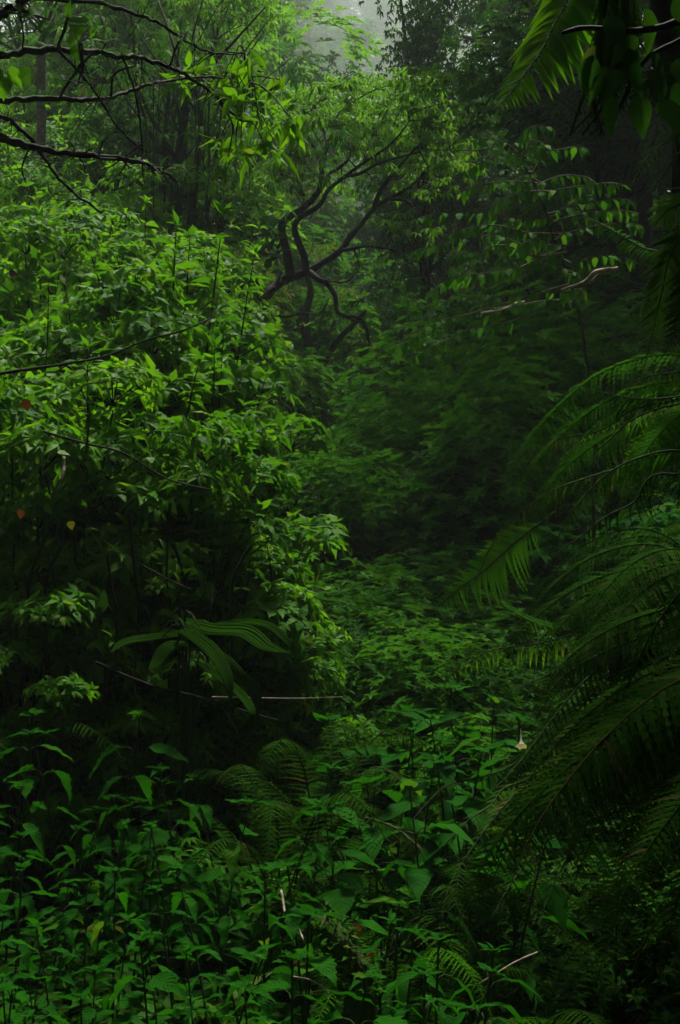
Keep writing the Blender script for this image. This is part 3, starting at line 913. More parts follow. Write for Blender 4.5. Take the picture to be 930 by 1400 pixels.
# white trumpet flowers
def flower_mesh(l=.16):
    V, T, A = [], [], []
    n = 10
    prof = [(0, .012), (.35, .02), (.65, .05), (.85, .11), (1.0, .22), (1.03, .27)]
    for (t, r) in prof:
        for k in range(n):
            a = k * 6.283 / n
            rr_ = r * (1 + (.22 if k % 2 == 0 and t > .95 else 0))
            V.append((math.cos(a) * rr_, math.sin(a) * rr_, -t + (-.05 if k % 2 == 0 and t > .95 else 0))); A.append((0, t, .5))
    for i in range(len(prof) - 1):
        for k in range(n):
            p, q = i * n + k, i * n + (k + 1) % n
            T += [(p, q, q + n), (p, q + n, p + n)]
    m = make_mesh('flower', np.array(V) * l, T, A); m.materials.append(M['petal'])
    return m
FM = flower_mesh(1.0)
def flower(px, py, d, size, parent, tilt=(0, 0)):
    o = part('flower', FM, None, None)
    bpy.context.view_layer.update()
    o.parent = parent
    from mathutils import Matrix, Euler
    w = Matrix.Translation(P(px, py, d).tolist()) @ Euler((tilt[0], tilt[1], R.uniform(0, 3))).to_matrix().to_4x4() @ Matrix.Diagonal((size, size, size, 1))
    o.matrix_basis = parent.matrix_world.inverted() @ w
    return o
def flowering(label, pts, d, kind='mid', s=.8):
    px = sum(p[0] for p in pts) / len(pts); top = min(p[1] for p in pts) - 12
    o = bush(kind, px, d, s, label, top=top)
    o.name = 'trumpet_flower_shrub'
    bpy.context.view_layer.update()
    for (x, y, sz) in pts: flower(x, y, d - s * .62, sz, o, (R.normal(0, .5), R.normal(0, .5)))
flowering('shrub with hanging white trumpet flowers just beyond the bright left shrubs', [(424, 655, .085), (431, 660, .10)], 10, 'mid', .7)
flowering('shrub with two tiny white trumpet flowers in the middle of the ravine', [(470, 617, .09), (472, 630, .07)], 17, 'mid', .8)
flowering('shrub with a pair of white hanging flowers above the ravine floor', [(503, 658, .12), (511, 660, .14)], 17, 'blue', .8)
flowering('shrub dotted with four white flowers in a line across the ravine floor', [(484, 733, .07), (495, 734, .06), (506, 736, .05), (518, 743, .05)], 12.5, 'mid', .8)
flowering('low shrub with one white bell flower near the middle of the ravine floor', [(485, 770, .07)], 11, 'mid', .7)
flowering('shrub holding three scattered white blossoms beside the rusty leaved bush', [(535, 674, .06), (507, 692, .05), (528, 700, .05)], 14, 'olive', .9)

# ground cover of leafy sprigs over the soil
gcov = Batch()
N = 15000
yy = 2.2 * (60 / 2.2) ** R.random(N)
xx = yy * R.uniform(-.32, .32, N)
keep_ = ~((xx > .2 + .02 * yy) & (yy < 4.2))
xx, yy = xx[keep_], yy[keep_]
zz = ground(xx, yy)
for x, y, z in zip(xx, yy, zz):
    s = .06 + .004 * y
    q = np.array([x, y, z + abs(R.normal(0, .10 + .006 * y))])
    a = R.uniform(0, 6.28); tint = R.random()
    for k in range(5):
        an = a + k * 1.257
        gcov.leaf(TNY[k % 3], q, [math.cos(an), math.sin(an), R.normal(.25, .25)], Z, s * R.uniform(.7, 1.4), tint=tint)
gc = part('undergrowth', gcov.mesh('undergrowth', M['dark']), None, kind='stuff')
tag(gc, 'low dark green leafy ground cover over the ravine floor', 'undergrowth')

R = np.random.default_rng(43)
# ------------------------------------------------------------------ left bank shrubs
SH = [Used(shrub_root('bank_shrub', 0, 'bright', h=2.0, nst=8, spread=.28, leafy=.25, leafl=.08, leaves=OVL, tw=13, npair=5)),
      Used(shrub_root('bank_shrub', 0, 'bright', h=2.0, lumps=20, ros=44, leafl=.06, leaves=OVL)),
      Used(shrub_root('bank_shrub', 0, 'shrub', h=2.0, lumps=16, ros=44, leafl=.068, leaves=LNL + OVL[:1]))]
def top_place(U, px, top, d, h0, label, group=None, smin=.6, smax=1.6, rz=None):
    """stand a plant of height h0 on the ground and size it so its top reaches the given height"""
    p = P(px, top, d)
    gz_ = G(p[0], p[1]) - .03
    s = (p[2] - gz_) / h0
    if s > smax or s < smin:
        s = min(max(s, smin), smax)
        gz_ = p[2] - s * h0 if s == smax else gz_
    return U.put((p[0], p[1], gz_), R.uniform(0, 6.28) if rz is None else rz, s, label, group)
rows = [(15.5, 150, [20, 75, 130, 185, 235]), (13.5, 195, [0, 50, 105, 160, 215]), (11.8, 240, [25, 80, 140, 200]), (10.2, 290, [0, 60, 120, 185, 235]), (9.0, 335, [30, 85, 135, 185, 235])]
nm = ['topmost', 'second', 'third', 'fourth', 'fifth']
for ri, (d, top, pxs) in enumerate(rows):
    for k, px in enumerate(pxs):
        top_place(SH[(ri + k) % 3], px + R.normal(0, 8), top + R.normal(0, 16), d + R.normal(0, .3), 2.0,
                  f'bright leafy shrub in the {nm[ri]} tier of the left bank, {nth(k)} from left', 'bright shrubs climbing the left bank', .6, 2.0)
# nearest tall shrubs, their leaves single parts
NS = [Used(shrub_root('tall_shrub', 95, 'shrub', h=2.0, nst=7, spread=.2, leafy=.2, leafl=.085, leaves=OVA + LAN[:1], tw=14, npair=5)),
      Used(shrub_root('tall_shrub', 95, 'shrub', h=2.0, lumps=19, ros=38, leafl=.068, leaves=OVA)),
      Used(shrub_root('tall_shrub', 95, 'bright', h=2.0, lumps=17, ros=38, leafl=.075, leaves=OVA[:2] + LAN[:1]))]
near = [(20, 395, 7.6), (110, 385, 7.4), (175, 378, 7.3), (232, 372, 7.2), (270, 400, 7.0), (60, 455, 6.8), (150, 465, 6.6), (225, 470, 6.7), (245, 465, 6.6), (262, 525, 6.4),
        (15, 510, 6.0), (110, 505, 5.9), (190, 560, 5.9), (255, 590, 5.9), (275, 625, 5.9), (315, 680, 5.9), (40, 600, 5.6), (120, 640, 5.6), (210, 690, 5.8), (270, 720, 6.0), (325, 780, 5.9), (315, 845, 5.7), (365, 850, 6.0), (45, 740, 5.4), (125, 765, 5.4), (15, 830, 5.1), (190, 800, 5.45)]
near_lab = ['at the left edge, highest of the large leaved shrubs', 'with bright leaf tips above the dark slanting stem on the left', 'in the middle of the upper edge of the left thicket', 'below the dark vine draped trunks', 'leaning out to the right toward the central tree trunk',
    'left of the slanting bare stem', 'crossed by the slanting bare stem', 'just right of the end of the slanting stem', 'with the broad pale leaves at the right end of the thicket', 'under the right end of the thicket beside the shaded ravine',
    'with pointed leaves on the left edge at mid height', 'with big rounded upper leaves at left mid height', 'in the heart of the left thicket', 'right of the heart of the left thicket', 'on the right flank of the thicket at mid height', 'whose tips reach furthest right into the ravine',
    'above the dead orange leaf at the left edge', 'over the dark hollow on the left', 'above the strap leaved plant', 'upper right of the strap leaved plant', 'with star shaped leaf tips right of the strap leaved plant', 'directly behind the strap leaved plant', 'low on the right beside the small arching fern', 'low in the dark hollow at the left edge', 'low in the dark hollow, left of the strap leaved plant', 'lowest at the left edge, above the nettles', 'in the gloom just above left of the strap leaved plant']
for k, ((px, top, d), l) in enumerate(zip(near, near_lab)):
    top_place(NS[k % 3], px, top, d, 2.0, 'tall shrub ' + l, 'large leaved shrubs of the left thicket', .7, 1.5)
R = np.random.default_rng(50)
# ------------------------------------------------------------------ nettles in the lower left foreground
NP = []
for k in range(7):
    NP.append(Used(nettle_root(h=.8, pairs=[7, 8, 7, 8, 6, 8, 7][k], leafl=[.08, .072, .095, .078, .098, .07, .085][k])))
rown = ['front', 'second', 'third', 'fourth', 'fifth', 'sixth', 'seventh']
rows = [(2.75, 1372, [-10, 60, 125, 190, 260, 330]), (3.0, 1312, [20, 80, 140, 205, 270, 335, 400, 455]), (3.3, 1250, [-20, 40, 95, 155, 225, 290, 350, 410]), (3.6, 1188, [10, 65, 120, 175, 240, 300, 360, 420]),
        (3.9, 1120, [-15, 35, 85, 135, 190, 245, 300, 350]), (4.2, 1062, [10, 55, 100, 150, 205, 260, 310]), (4.6, 985, [30, 95, 160])]
for ri, (d, top, pxs) in enumerate(rows):
    for k, px in enumerate(pxs):
        top_place(NP[int(R.integers(7))], px + R.normal(0, 8), top + R.normal(0, 20), d + R.normal(0, .08), .82,
                  f'toothed leaved nettle plant in the {rown[ri]} lower left row, {nth(k)} from the left', 'nettle plants in the lower left foreground', .7, 1.3)
# middle clearing plants, broader bright leaves
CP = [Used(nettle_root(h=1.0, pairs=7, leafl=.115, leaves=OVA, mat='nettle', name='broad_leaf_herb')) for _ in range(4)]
cent = [(485, 975, 5.4), (530, 985, 5.2), (575, 962, 5.3), (625, 968, 5.1), (665, 950, 5.3), (500, 1020, 4.9), (555, 1030, 4.8), (610, 1015, 4.7), (655, 1010, 4.8), (530, 1062, 4.5), (590, 1060, 4.5), (455, 1050, 4.6), (420, 1095, 4.3), (640, 935, 5.6), (700, 975, 5.0), (480, 1105, 4.2)]
for k, (px, top, d) in enumerate(sorted(cent, key=lambda c: c[1])):
    top_place(CP[k % 4], px, top, d, 1.02, f'broad leaved herb in the lit patch at lower centre, {nth(k)} counting down from the top', 'broad leaved herbs in the lower centre', .8, 1.5)
# small dark herbs at the bottom centre
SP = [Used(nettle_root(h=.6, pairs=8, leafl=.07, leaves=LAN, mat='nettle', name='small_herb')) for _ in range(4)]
low = [(500, 1365), (545, 1350), (590, 1330), (620, 1360), (460, 1350), (560, 1385), (610, 1395), (520, 1320), (575, 1300), (640, 1290), (480, 1385), (545, 1285), (500, 1255), (440, 1385), (590, 1265), (530, 1230)]
for k, (px, top) in enumerate(sorted(low, key=lambda c: c[1])):
    top_place(SP[k % 4], px, top, 3.9 - (top - 1230) * .004, .62, f'small dim herb at the bottom centre, {nth(k)} counting down', 'small herbs at the bottom centre', .6, 1.6)

R = np.random.default_rng(51)
# ------------------------------------------------------------------ ground ferns
FP = [Used(fern_root(9, .42, .075, 40, 'fern', .5)), Used(fern_root(7, .5, .08, 44, 'ferndark', .65)), Used(fern_root(8, .38, .07, 40, 'fern', .4))]
fl = [(455, 905, 6.2, 0, 'small arching fern between the left shrubs and the ravine'), (440, 975, 5.0, 1, 'shadowy fern beside the thin horizontal stick'), (385, 1040, 4.6, 1, 'grey green fern left of the lit patch at lower centre'),
      (525, 1165, 4.4, 0, 'fern with upright ladder like frond at lower centre'), (565, 1120, 4.8, 1, 'dim fern with curved fronds beside the drooping tree fern fronds'), (580, 1225, 4.1, 2, 'small fern under the drooping tree fern fronds'),
      (500, 1250, 3.5, 2, 'lit fern tip above the mossy stump'), (300, 880, 6.0, 1, 'fern half hidden behind the strap leaved plant'),
      (640, 1130, 5.0, 1, 'shaded fern below the trumpet flower'), (-30, 900, 5.0, 1, 'fern frond tips at the left edge above the nettles'), (905, 1395, 3.2, 2, 'fern at the bottom right corner')]
fl += [(720, 1240, 4.2, 1, 'black shaded fern under the low tree fern'), 
       (840, 1150, 4.8, 1, 'hidden fern in the black hollow on the right')]
for px, py, d, k, lab in fl:
    top_place(FP[k], px, py, d, .42, lab, 'ground ferns', .7, 1.3)

# ------------------------------------------------------------------ strap leaved plant
sp0 = P(255, 905, 5.1)
sp0[2] = G(sp0[0], sp0[1])
st = empty('strap_leaved_plant', 'plant with long pleated drooping strap leaves below the left thicket', 'plant', sp0)
def strap(path, w, d0, prof=None):
    w *= .88
    c = smooth_path([P(x, y, d0 + dd) for x, y, dd in path], 5) - sp0
    n = len(c); V, T, A = [], [], []
    tan = np.gradient(c, axis=0)
    for i in range(n):
        t = i / (n - 1)
        ww = w * (math.sin(math.pi * min(1, .06 + .94 * t) ** .8) ** .7 + .03) if t < 1 else .002
        tn = nrm(tan[i])
        toc = nrm(-(c[i] + sp0))
        sd = nrm(np.cross(tn, nrm(toc * .55 + Z * .8)))
        un = np.cross(sd, tn)
        for k in range(9):
            u = (k - 4) / 4
            V.append(c[i] + sd * ww * u + un * (abs(u) * .25 * ww + .16 * w * (1 if k % 2 else -1) * min(1, ww / w)))
            A.append((u, t, .4))
    for i in range(n - 1):
        for k in range(8):
            p = i * 9 + k
            T += [(p, p + 1, p + 10), (p, p + 10, p + 9)]
    m = make_mesh('leaf', V, T, A); m.materials.append(M['strap'])
    part('leaf', m, st)
    b = Batch(); b.tube(smooth_path([[0, 0, 0], (c[0]) * .5 + [0, 0, .02], c[0], c[min(3, n - 1)]], 4), .0045, .003, 5)
    part('stalk', b.mesh('stalk', M['stem']), st)
strap([(252, 850, 0), (290, 862, -.1), (335, 865, -.2), (365, 885, -.3), (395, 893, -.35)], .045, 5.0)
strap([(245, 862, 0), (262, 868, -.1), (290, 890, -.25), (310, 925, -.35), (316, 960, -.4)], .032, 4.9)
strap([(255, 875, 0), (300, 900, -.1), (325, 925, -.2), (348, 945, -.3), (352, 985, -.35)], .036, 4.95)
strap([(250, 850, .1), (225, 838, .1), (213, 852, .1), (207, 880, .1)], .022, 5.0)
strap([(250, 845, .1), (245, 828, .1), (270, 818, .15), (300, 828, .2)], .026, 5.1)
strap([(268, 858, .1), (272, 838, .2), (290, 830, .2), (298, 856, .25)], .035, 5.15)
strap([(262, 866, 0), (320, 852, 0), (365, 855, -.05), (395, 880, -.1), (405, 900, -.1)], .022, 5.0)
strap([(248, 868, 0), (205, 872, 0), (170, 878, -.1), (152, 892, -.2)], .024, 4.95)
strap([(245, 864, 0), (200, 862, .05), (165, 866, 0), (150, 880, -.05)], .022, 5.1)
strap([(255, 880, 0), (230, 885, -.05), (215, 905, -.1), (205, 915, -.15)], .03, 4.9)
strap([(270, 905, 0), (300, 925, -.1), (330, 950, -.2), (345, 975, -.3), (340, 1000, -.3)], .02, 4.8)
strap([(205, 850, .3), (165, 812, .4), (145, 820, .4), (150, 860, .4)], .03, 5.2)

R = np.random.default_rng(52)
# ------------------------------------------------------------------ overhanging branches from a tree beyond the left edge
OD = 4.8
br = [([(-60, -20), (-20, -10), (94, 0), (139, 5), (181, 18), (213, 29), (242, 48), (271, 65), (300, 73), (335, 72)], .010, .003, .5),
      ([(-60, 85), (0, 76), (39, 69), (81, 68), (129, 71), (168, 77), (200, 82), (232, 92), (258, 105), (281, 119), (300, 137), (330, 165)], .016, .004, .6),
      ([(-60, 142), (0, 138), (48, 135), (97, 135), (129, 137), (155, 132), (181, 124), (206, 115), (232, 110), (268, 106), (305, 107), (345, 112)], .013, .003, .7),
      ([(-60, 178), (0, 190), (48, 202), (97, 210), (135, 214), (174, 219), (210, 229), (237, 245)], .018, .006, .2),
      ([(-60, 150), (0, 160), (19, 168), (42, 190), (65, 223), (94, 258), (140, 292)], .011, .004, .2),
      ([(-40, 38), (0, 19), (19, 10), (40, -6)], .02, .014, 0),
      ([(100, -8), (90, 35), (79, 67)], .007, .005, 0), ([(79, 68), (110, 100), (135, 132), (161, 174), (194, 206)], .006, .003, .3),
      ([(126, 72), (100, 103), (81, 134)], .006, .004, 0), ([(168, 78), (178, 105), (188, 140), (193, 185), (196, 240)], .005, .003, .3),
      ([(152, 132), (155, 105), (168, 95), (185, 90)], .005, .003, 0), ([(110, 60), (112, 100), (104, 118)], .009, .004, -.1),
      ([(232, 92), (243, 60), (250, 52)], .004, .002, 0), ([(30, 0), (28, 20), (32, 50), (30, 70)], .004, .003, 0),
      ([(40, 202), (30, 230), (36, 250)], .004, .002, 0), ([(135, 214), (140, 195), (147, 188)], .004, .002, 0)]
ob = P(-60, 178, OD)
TB = np.array([-1.75, 4.7, 0]); TB[2] = G(TB[0], TB[1])
ot = empty('overhanging_tree', 'leaning tree beyond the left edge reaching thin bare branches across the top left', 'tree', TB)
b = Batch(); b.tube(smooth_path([TB - TB, [-.05, 0, 1.2], [.05, .02, 2.2], [.1, .1, 3.2], [.02, .1, 4.2]], 4), .06, .035, 9, .08)
part('trunk', b.mesh('trunk', M['bark']), ot)
OB = []
for pts, r0, r1, dd in br:
    q = smooth_path([P(x, y, OD + dd * k / (len(pts) - 1) + R.normal(0, .02)) for k, (x, y) in enumerate(pts)], 5)
    if pts[0][0] < -30: q = np.vstack([[TB[0] + .02, TB[1] + .05, q[0][2] - .12], q])
    OB.append(q)
    b = Batch(); b.tube(q - q[0] + R.normal(0, r0 * .18, q.shape), r0 * .9, r1, 7, .3)
    for k in range(int(len(pts) * 2.2) if r0 > .008 else 2):
        j = R.integers(len(q) // 4, len(q) - 1); e = nrm(rv() * [1, .6, 1]) * R.uniform(.02, .13)
        b.tube([q[j] - q[0], q[j] - q[0] + e * .55 + rv(.008), q[j] - q[0] + e], r1 * .7, r1 * .25, 4)
    part('branch', b.mesh('branch', M['barkdark']), ot, q[0] - TB)
def hang_leaf(px, py, d, dirp, size, ids=LAN, mat='bright', w=1.0, parent=None, base=None):
    dv = nrm([dirp[0], R.normal(0, .35), -dirp[1]])
    q = P(px, py, d)
    part('leaf', leaf_data(ids[R.integers(len(ids))], mat), parent or ot, q - (TB if base is None else base), mat3(dv, nrm([R.normal(0, .5), -.7, .6]), size, w))
for x, y, dx, dy, s in ((108, 22, .1, 1, .10), (78, 35, -.6, .5, .08), (92, 25, .2, -.6, .06), (118, 55, .8, .3, .06), (122, 45, .6, -.3, .05), (70, 30, -.8, .3, .07), (60, 12, -1, .3, .09), (95, 45, .3, .8, .07), (105, 60, -.1, 1, .07), (126, 35, .1, 1, .05),
                        (15, 90, .3, 1, .09), (28, 92, .6, .8, .07), (8, 105, -.3, 1, .08), (0, 92, -.5, .8, .08), (20, 0, .5, .6, .07), (125, 52, 1, .1, .05)):
    hang_leaf(x, y, OD, (dx, dy), s, HRT if s > .065 else OVA, 'shrub')
# hanging leafy end
tws = Batch()
ends = []
for k in range(26):
    x0, y0 = [(300, 137), (330, 165), (305, 107), (345, 112), (320, 110), (335, 72)][k % 6]
    x1 = R.normal(335, 36); y1 = R.uniform(85, 215) if x1 > 300 else R.uniform(85, 130)
    a_ = P(x0, y0, OD + .65); c_ = P(x1, y1, OD + R.uniform(.3, 1.0))
    tws.tube(smooth_path([a_ - TB, (a_ + c_) / 2 + [0, 0, .05] - TB, c_ - TB], 4), .004, .002, 4)
    ends.append(c_)
tws.tube(smooth_path([P(300, 140, OD + .6) - TB, P(318, 170, OD + .6) - TB, P(312, 215, OD + .6) - TB], 4), .005, .002, 4)
ends += [P(300, 205, OD + .6), P(285, 200, OD + .6), P(350, 210, OD + .5), P(387, 150, OD + .5), P(395, 175, OD + .5), P(340, 85, OD + .5), P(262, 95, OD + .6), P(312, 220, OD + .6), P(365, 190, OD + .5)]
part('twig', tws.mesh('twig', M['barkdark']), ot, kind='stuff')
for c_ in ends:
    up_ = R.random() < .3
    for j in range(6 if up_ else 5):
        a_ = R.uniform(0, 6.28)
        dz = R.uniform(.1, .8) if up_ else -R.uniform(.5, 1.8)
        part('leaf', leaf_data(LAN[R.integers(3)], 'bright'), ot, c_ - TB + rv(.015), mat3([math.cos(a_), math.sin(a_), dz], nrm(rv(.5) + [0, -.5, .7]), R.uniform(.07, .125)))
# dark vines hanging in the shade behind
vt = empty('hanging_vines', 'curtain of thin dark vines hanging over the shaded trunks at upper left', 'vine', P(240, 90, 12))
vb0 = P(240, 90, 12)
for k in range(30):
    px = R.uniform(190, 345); y0 = R.uniform(55, 180); y1 = y0 + R.uniform(90, 230); d = R.uniform(11, 13)
    b = Batch()
    w = R.normal(0, 10)
    q = smooth_path([P(px, y0, d), P(px + w * .5 + R.normal(0, 3), (y0 + y1) / 2, d + .1), P(px + w, y1, d)], 5)
    b.tube(q - q[0], R.uniform(.004, .011), .003, 4)
    part('vine_strand', b.mesh('vine_strand', M['barkdark']), vt, q[0] - vb0)
for (px, y0, y1, r) in ((240, 330, 200, .07), (262, 350, 215, .04), (218, 345, 190, .03), (285, 330, 230, .025), (57, 110, 30, .05)):
    lab = 'pale straight trunk in the top left corner' if px == 57 else {240: 'thick dark trunk in the shade at upper left', 262: 'second dark trunk just right of the thick shaded trunk', 218: 'slim dark trunk left of the thick shaded trunk', 285: 'slim dark trunk right of the shaded trunks'}[px]
    d = 12.3 if px != 57 else 15
    base = P(px, y0, d); base[2] = G(base[0], base[1])
    tr = empty('shaded_tree', lab, 'tree', base)
    q = smooth_path([base, P(px, y0, d), P(px + R.normal(0, 4), (y0 + y1) / 2, d), P(px + 8, y1, d), P(px + 14, y1 - 70, d)], 5) - base
    b = Batch(); b.tube(q, r * 1.2, r * .5, 8, .08)
    part('trunk', b.mesh('trunk', M['barkdark' if px != 57 else 'twig']), tr)
    for k in range(7):
        j = int(len(q) * R.uniform(.55, .98)); a_ = R.uniform(0, 6.28)
        e = q[j] + np.array([math.cos(a_) * .7, math.sin(a_) * .5, R.uniform(.5, 1.2)])
        bb = Batch(); bb.tube(smooth_path([q[j], (q[j] + e) / 2 + rv(.06), e], 4) - q[j], r * .35, r * .1, 5)
        part('limb', bb.mesh('limb', M['barkdark']), tr, q[j])
    cbb = Batch()
    for k in range(60):
        o = rv() * [.5, .5, .4] + q[-1] + [0, 0, -.15]
        rosette(cbb, o, Z + rv(.3), LNL, .12, 6, droop=.7)
    part('crown', cbb.mesh('crown', M['dark' if px != 57 else 'mid']), tr, kind='stuff')

R = np.random.default_rng(53)
# ------------------------------------------------------------------ sapling with rows of drooping leaves on the right
SD = 7.6
sb0 = P(800, 520, SD); sb0[2] = G(sb0[0], sb0[1])
sap = empty('drooping_sapling', 'sapling with level branches bearing rows of drooping oval leaves on the right', 'tree', sb0)
stp = smooth_path([sb0, P(812, 620, SD), P(800, 480, SD), P(785, 400, SD + .1), P(758, 330, SD), P(745, 285, SD - .05), P(722, 235, SD), P(690, 190, SD)], 6)
b = Batch(); b.tube(stp - sb0, .009, .003, 7, .2); part('trunk', b.mesh('trunk', M['bark']), sap)
rowsS = [[(720, 215), (690, 212), (660, 222), (632, 238)], [(735, 250), (700, 248), (660, 252), (632, 262)], [(740, 262), (715, 262), (690, 272), (668, 288)], [(760, 295), (720, 300), (660, 292), (600, 292), (562, 302)],
         [(770, 320), (720, 318), (680, 308), (640, 312), (610, 325)], [(775, 335), (720, 335), (670, 322), (600, 335), (562, 345)], [(775, 345), (730, 350), (690, 335), (650, 345), (618, 350)], [(750, 350), (740, 330), (725, 328), (708, 340)],
         [(790, 375), (750, 362), (710, 366), (668, 372)], [(795, 395), (770, 400), (720, 400), (660, 412)], [(790, 410), (740, 412), (700, 420), (662, 432)], [(700, 372), (650, 375), (610, 385), (585, 400)],
         [(720, 200), (760, 205), (790, 200), (805, 205)], [(740, 250), (770, 240), (800, 242), (812, 248)], [(750, 262), (790, 255), (830, 250), (850, 252)], [(760, 290), (800, 278), (845, 272), (868, 276)], [(765, 300), (810, 290), (850, 288), (875, 292)], [(770, 320), (820, 308), (860, 305), (880, 310)],
         [(730, 235), (745, 205), (740, 195), (720, 190)], [(715, 215), (690, 195), (665, 190), (645, 192)], [(700, 205), (720, 178), (740, 172), (758, 175)], [(780, 360), (820, 350), (850, 352), (870, 356)], [(640, 430), (600, 440), (570, 460), (540, 475)], [(700, 440), (640, 452), (600, 470), (560, 492)]]
nl = 0
for rw in rowsS:
    q = smooth_path([P(x, y, SD + (.35 if rw[0][1] > 420 else 0) + R.uniform(-.1, .1) - .25 * k / len(rw)) for k, (x, y) in enumerate(rw)], 6)
    j0 = np.argmin(np.linalg.norm(stp - q[0], axis=1))
    q = np.vstack([smooth_path([stp[j0], (stp[j0] + q[0]) / 2, q[0]], 2)[:-1], q])
    b = Batch(); b.tube(q - q[0], .006, .002, 4)
    bo = part('branch', b.mesh('branch', M['twig']), sap, q[0] - sb0)
    n = max(8, int(np.linalg.norm(q[-1] - q[0]) / .024))
    n = min(n, 38)
    for k in range(n):
        t = .18 + .82 * (k + .5) / n
        p = q[int(t * (len(q) - 1))]; tn = nrm(q[min(len(q) - 1, int(t * (len(q) - 1)) + 1)] - q[int(t * (len(q) - 1)) - 1])
        sd = nrm(np.cross(tn, Z)) * (1 if k % 2 else -1)
        if R.random() < .08: continue
        d = nrm(sd * .7 + tn * R.uniform(.2, .7) - Z * R.uniform(.5, 1.3) + rv(.12))
        m3 = mat3(d, nrm(Z - [0, .5, 0] + rv(.2)), R.uniform(.05, .085), 1.0)
        part('leaf', leaf_data(OVA[int(R.integers(3))], 'mid'), bo, p - q[0], m3)
        nl += 1
# broken pale sticks
def stick(label, pts, d, r0, r1, mat='pale', name='broken_branch', twigs=()):
    q = smooth_path([P(x, y, d + R.normal(0, .03)) for x, y in pts], 5)
    b = Batch(); b.tube(q - q[0], r0, r1, 6, .25)
    o = b.mesh(name, M[mat])
    if twigs:
        e = empty(name, label, 'branch', q[0]); part('stem', o, e)
        for tp in twigs:
            q2 = smooth_path([P(x, y, d) for x, y in tp], 4)
            b = Batch(); b.tube(q2 - q2[0], r0 * .6, r1 * .6, 5, .2); part('twig', b.mesh('twig', M[mat]), e, q2[0] - q[0])
    else:
        e = part(name, o, None, q[0]); tag(e, label, 'branch')
    return e
stick('pale broken branch lying in the foliage under the drooping leaves', [(845, 368), (828, 369), (812, 373), (802, 383), (790, 389), (768, 396)], 7.4, .014, .006, twigs=[[(828, 371), (815, 378), (806, 388)]])
stick('short pale broken branch left of the longer pale one', [(716, 413), (703, 416), (694, 421), (678, 425), (658, 428)], 7.6, .009, .004, twigs=[[(700, 418), (690, 420), (675, 421)]])
stick('thin reddish stick above the rows of drooping leaves', [(670, 202), (650, 206), (630, 205)], 7.7, .006, .003, 'twig')
stick('thin straight pale stick lying level across the middle of the left side', [(290, 953), (340, 954), (400, 955), (468, 953)], 4.9, .0028, .0018, 'pale')
stick('dark fallen branch slanting under the strap leaved plant', [(130, 905), (200, 935), (260, 950), (320, 968), (380, 985)], 4.75, .006, .003, 'barkdark', twigs=[[(300, 962), (318, 990), (330, 1020)]])
stick('long dark slanting stem crossing the left thicket', [(-10, 512), (40, 505), (100, 496), (150, 485), (200, 465), (250, 452), (300, 430)], 5.6, .007, .003, 'barkdark')
stick('second slanting stem lower in the left thicket', [(60, 590), (120, 607), (170, 620), (230, 655), (290, 670)], 5.2, .005, .0025, 'bark')
stick('pale dead stem hanging in the gloom at the left', [(88, 625), (87, 645), (82, 662), (75, 680)], 5.0, .006, .004, 'pale')
stick('curled pale dead twig in the dark at bottom left centre', [(385, 1218), (392, 1255), (408, 1270), (415, 1285)], 3.6, .0035, .002, 'pale')
stick('thin curved pale twig near the bottom left centre', [(400, 1335), (425, 1340), (445, 1352), (450, 1358)], 3.1, .002, .0012, 'pale')
stick('thin arching dead stem in the black lower right', [(735, 1302), (705, 1315), (680, 1330), (655, 1345)], 3.9, .003, .0015, 'pale')
stick('dark leaning stem under the drooping fern fronds at lower centre', [(610, 1250), (580, 1275), (545, 1300), (520, 1312)], 4.2, .010, .006, 'bark')
stick('reddish straight twig in the thicket below the leaning shrubs', [(190, 770), (230, 792), (262, 806)], 5.2, .004, .002, 'twig')
for k in range(16):      # bare stems in the hollow under the left thicket
    px = 10 + 21 * k + R.normal(0, 6)
    stick(f'dark bare stem in the hollow under the left thicket, {nth(k)} from the left', [(px + R.normal(0, 25), 730 + R.normal(0, 20)), (px + R.normal(0, 10), 790), (px + R.normal(0, 10), 850), (px, 950)], 5.25 + R.uniform(-.3, .3), R.uniform(.003, .007), .003, 'barkdark', 'bare_stem')['group'] = 'bare stems under the left thicket'
# dead and yellowing leaves caught in the thicket
def lone_leaf(px, py, d, s, mat, dirp, label, ids=HRT):
    o = part('dead_leaf' if mat == 'dead' else 'yellow_leaf', leaf_data(ids[R.integers(len(ids))], mat), None, P(px, py, d), mat3([dirp[0], .2, -dirp[1]], nrm([.1, -.9, .4]), s))
    tag(o, label, 'leaf')
lone_leaf(30, 696, 4.6, .036, 'dead', (-.3, 1), 'orange brown dead leaf hanging in the dark at the left edge')
lone_leaf(96, 712, 4.7, .034, 'yellow', (.2, 1), 'dull yellow green leaf right of the orange dead leaf')
lone_leaf(34, 545, 5.2, .05, 'dead', (.2, 1), 'small brown leaf on the bright shrub at the left edge')
lone_leaf(12, 372, 6.5, .05, 'dead', (.9, .2), 'reddish brown dead leaf at the left edge of the upper thicket')
lone_leaf(487, 1262, 3.7, .045, 'dead', (0, 1), 'dark red dead leaf under the lit fern tip')
lone_leaf(503, 1302, 3.6, .035, 'dead', (.3, 1), 'small round orange leaf low at the bottom centre')
lone_leaf(452, 632, 11.5, .09, 'yellow', (.2, 1), 'yellow leaf in the middle distance of the ravine')

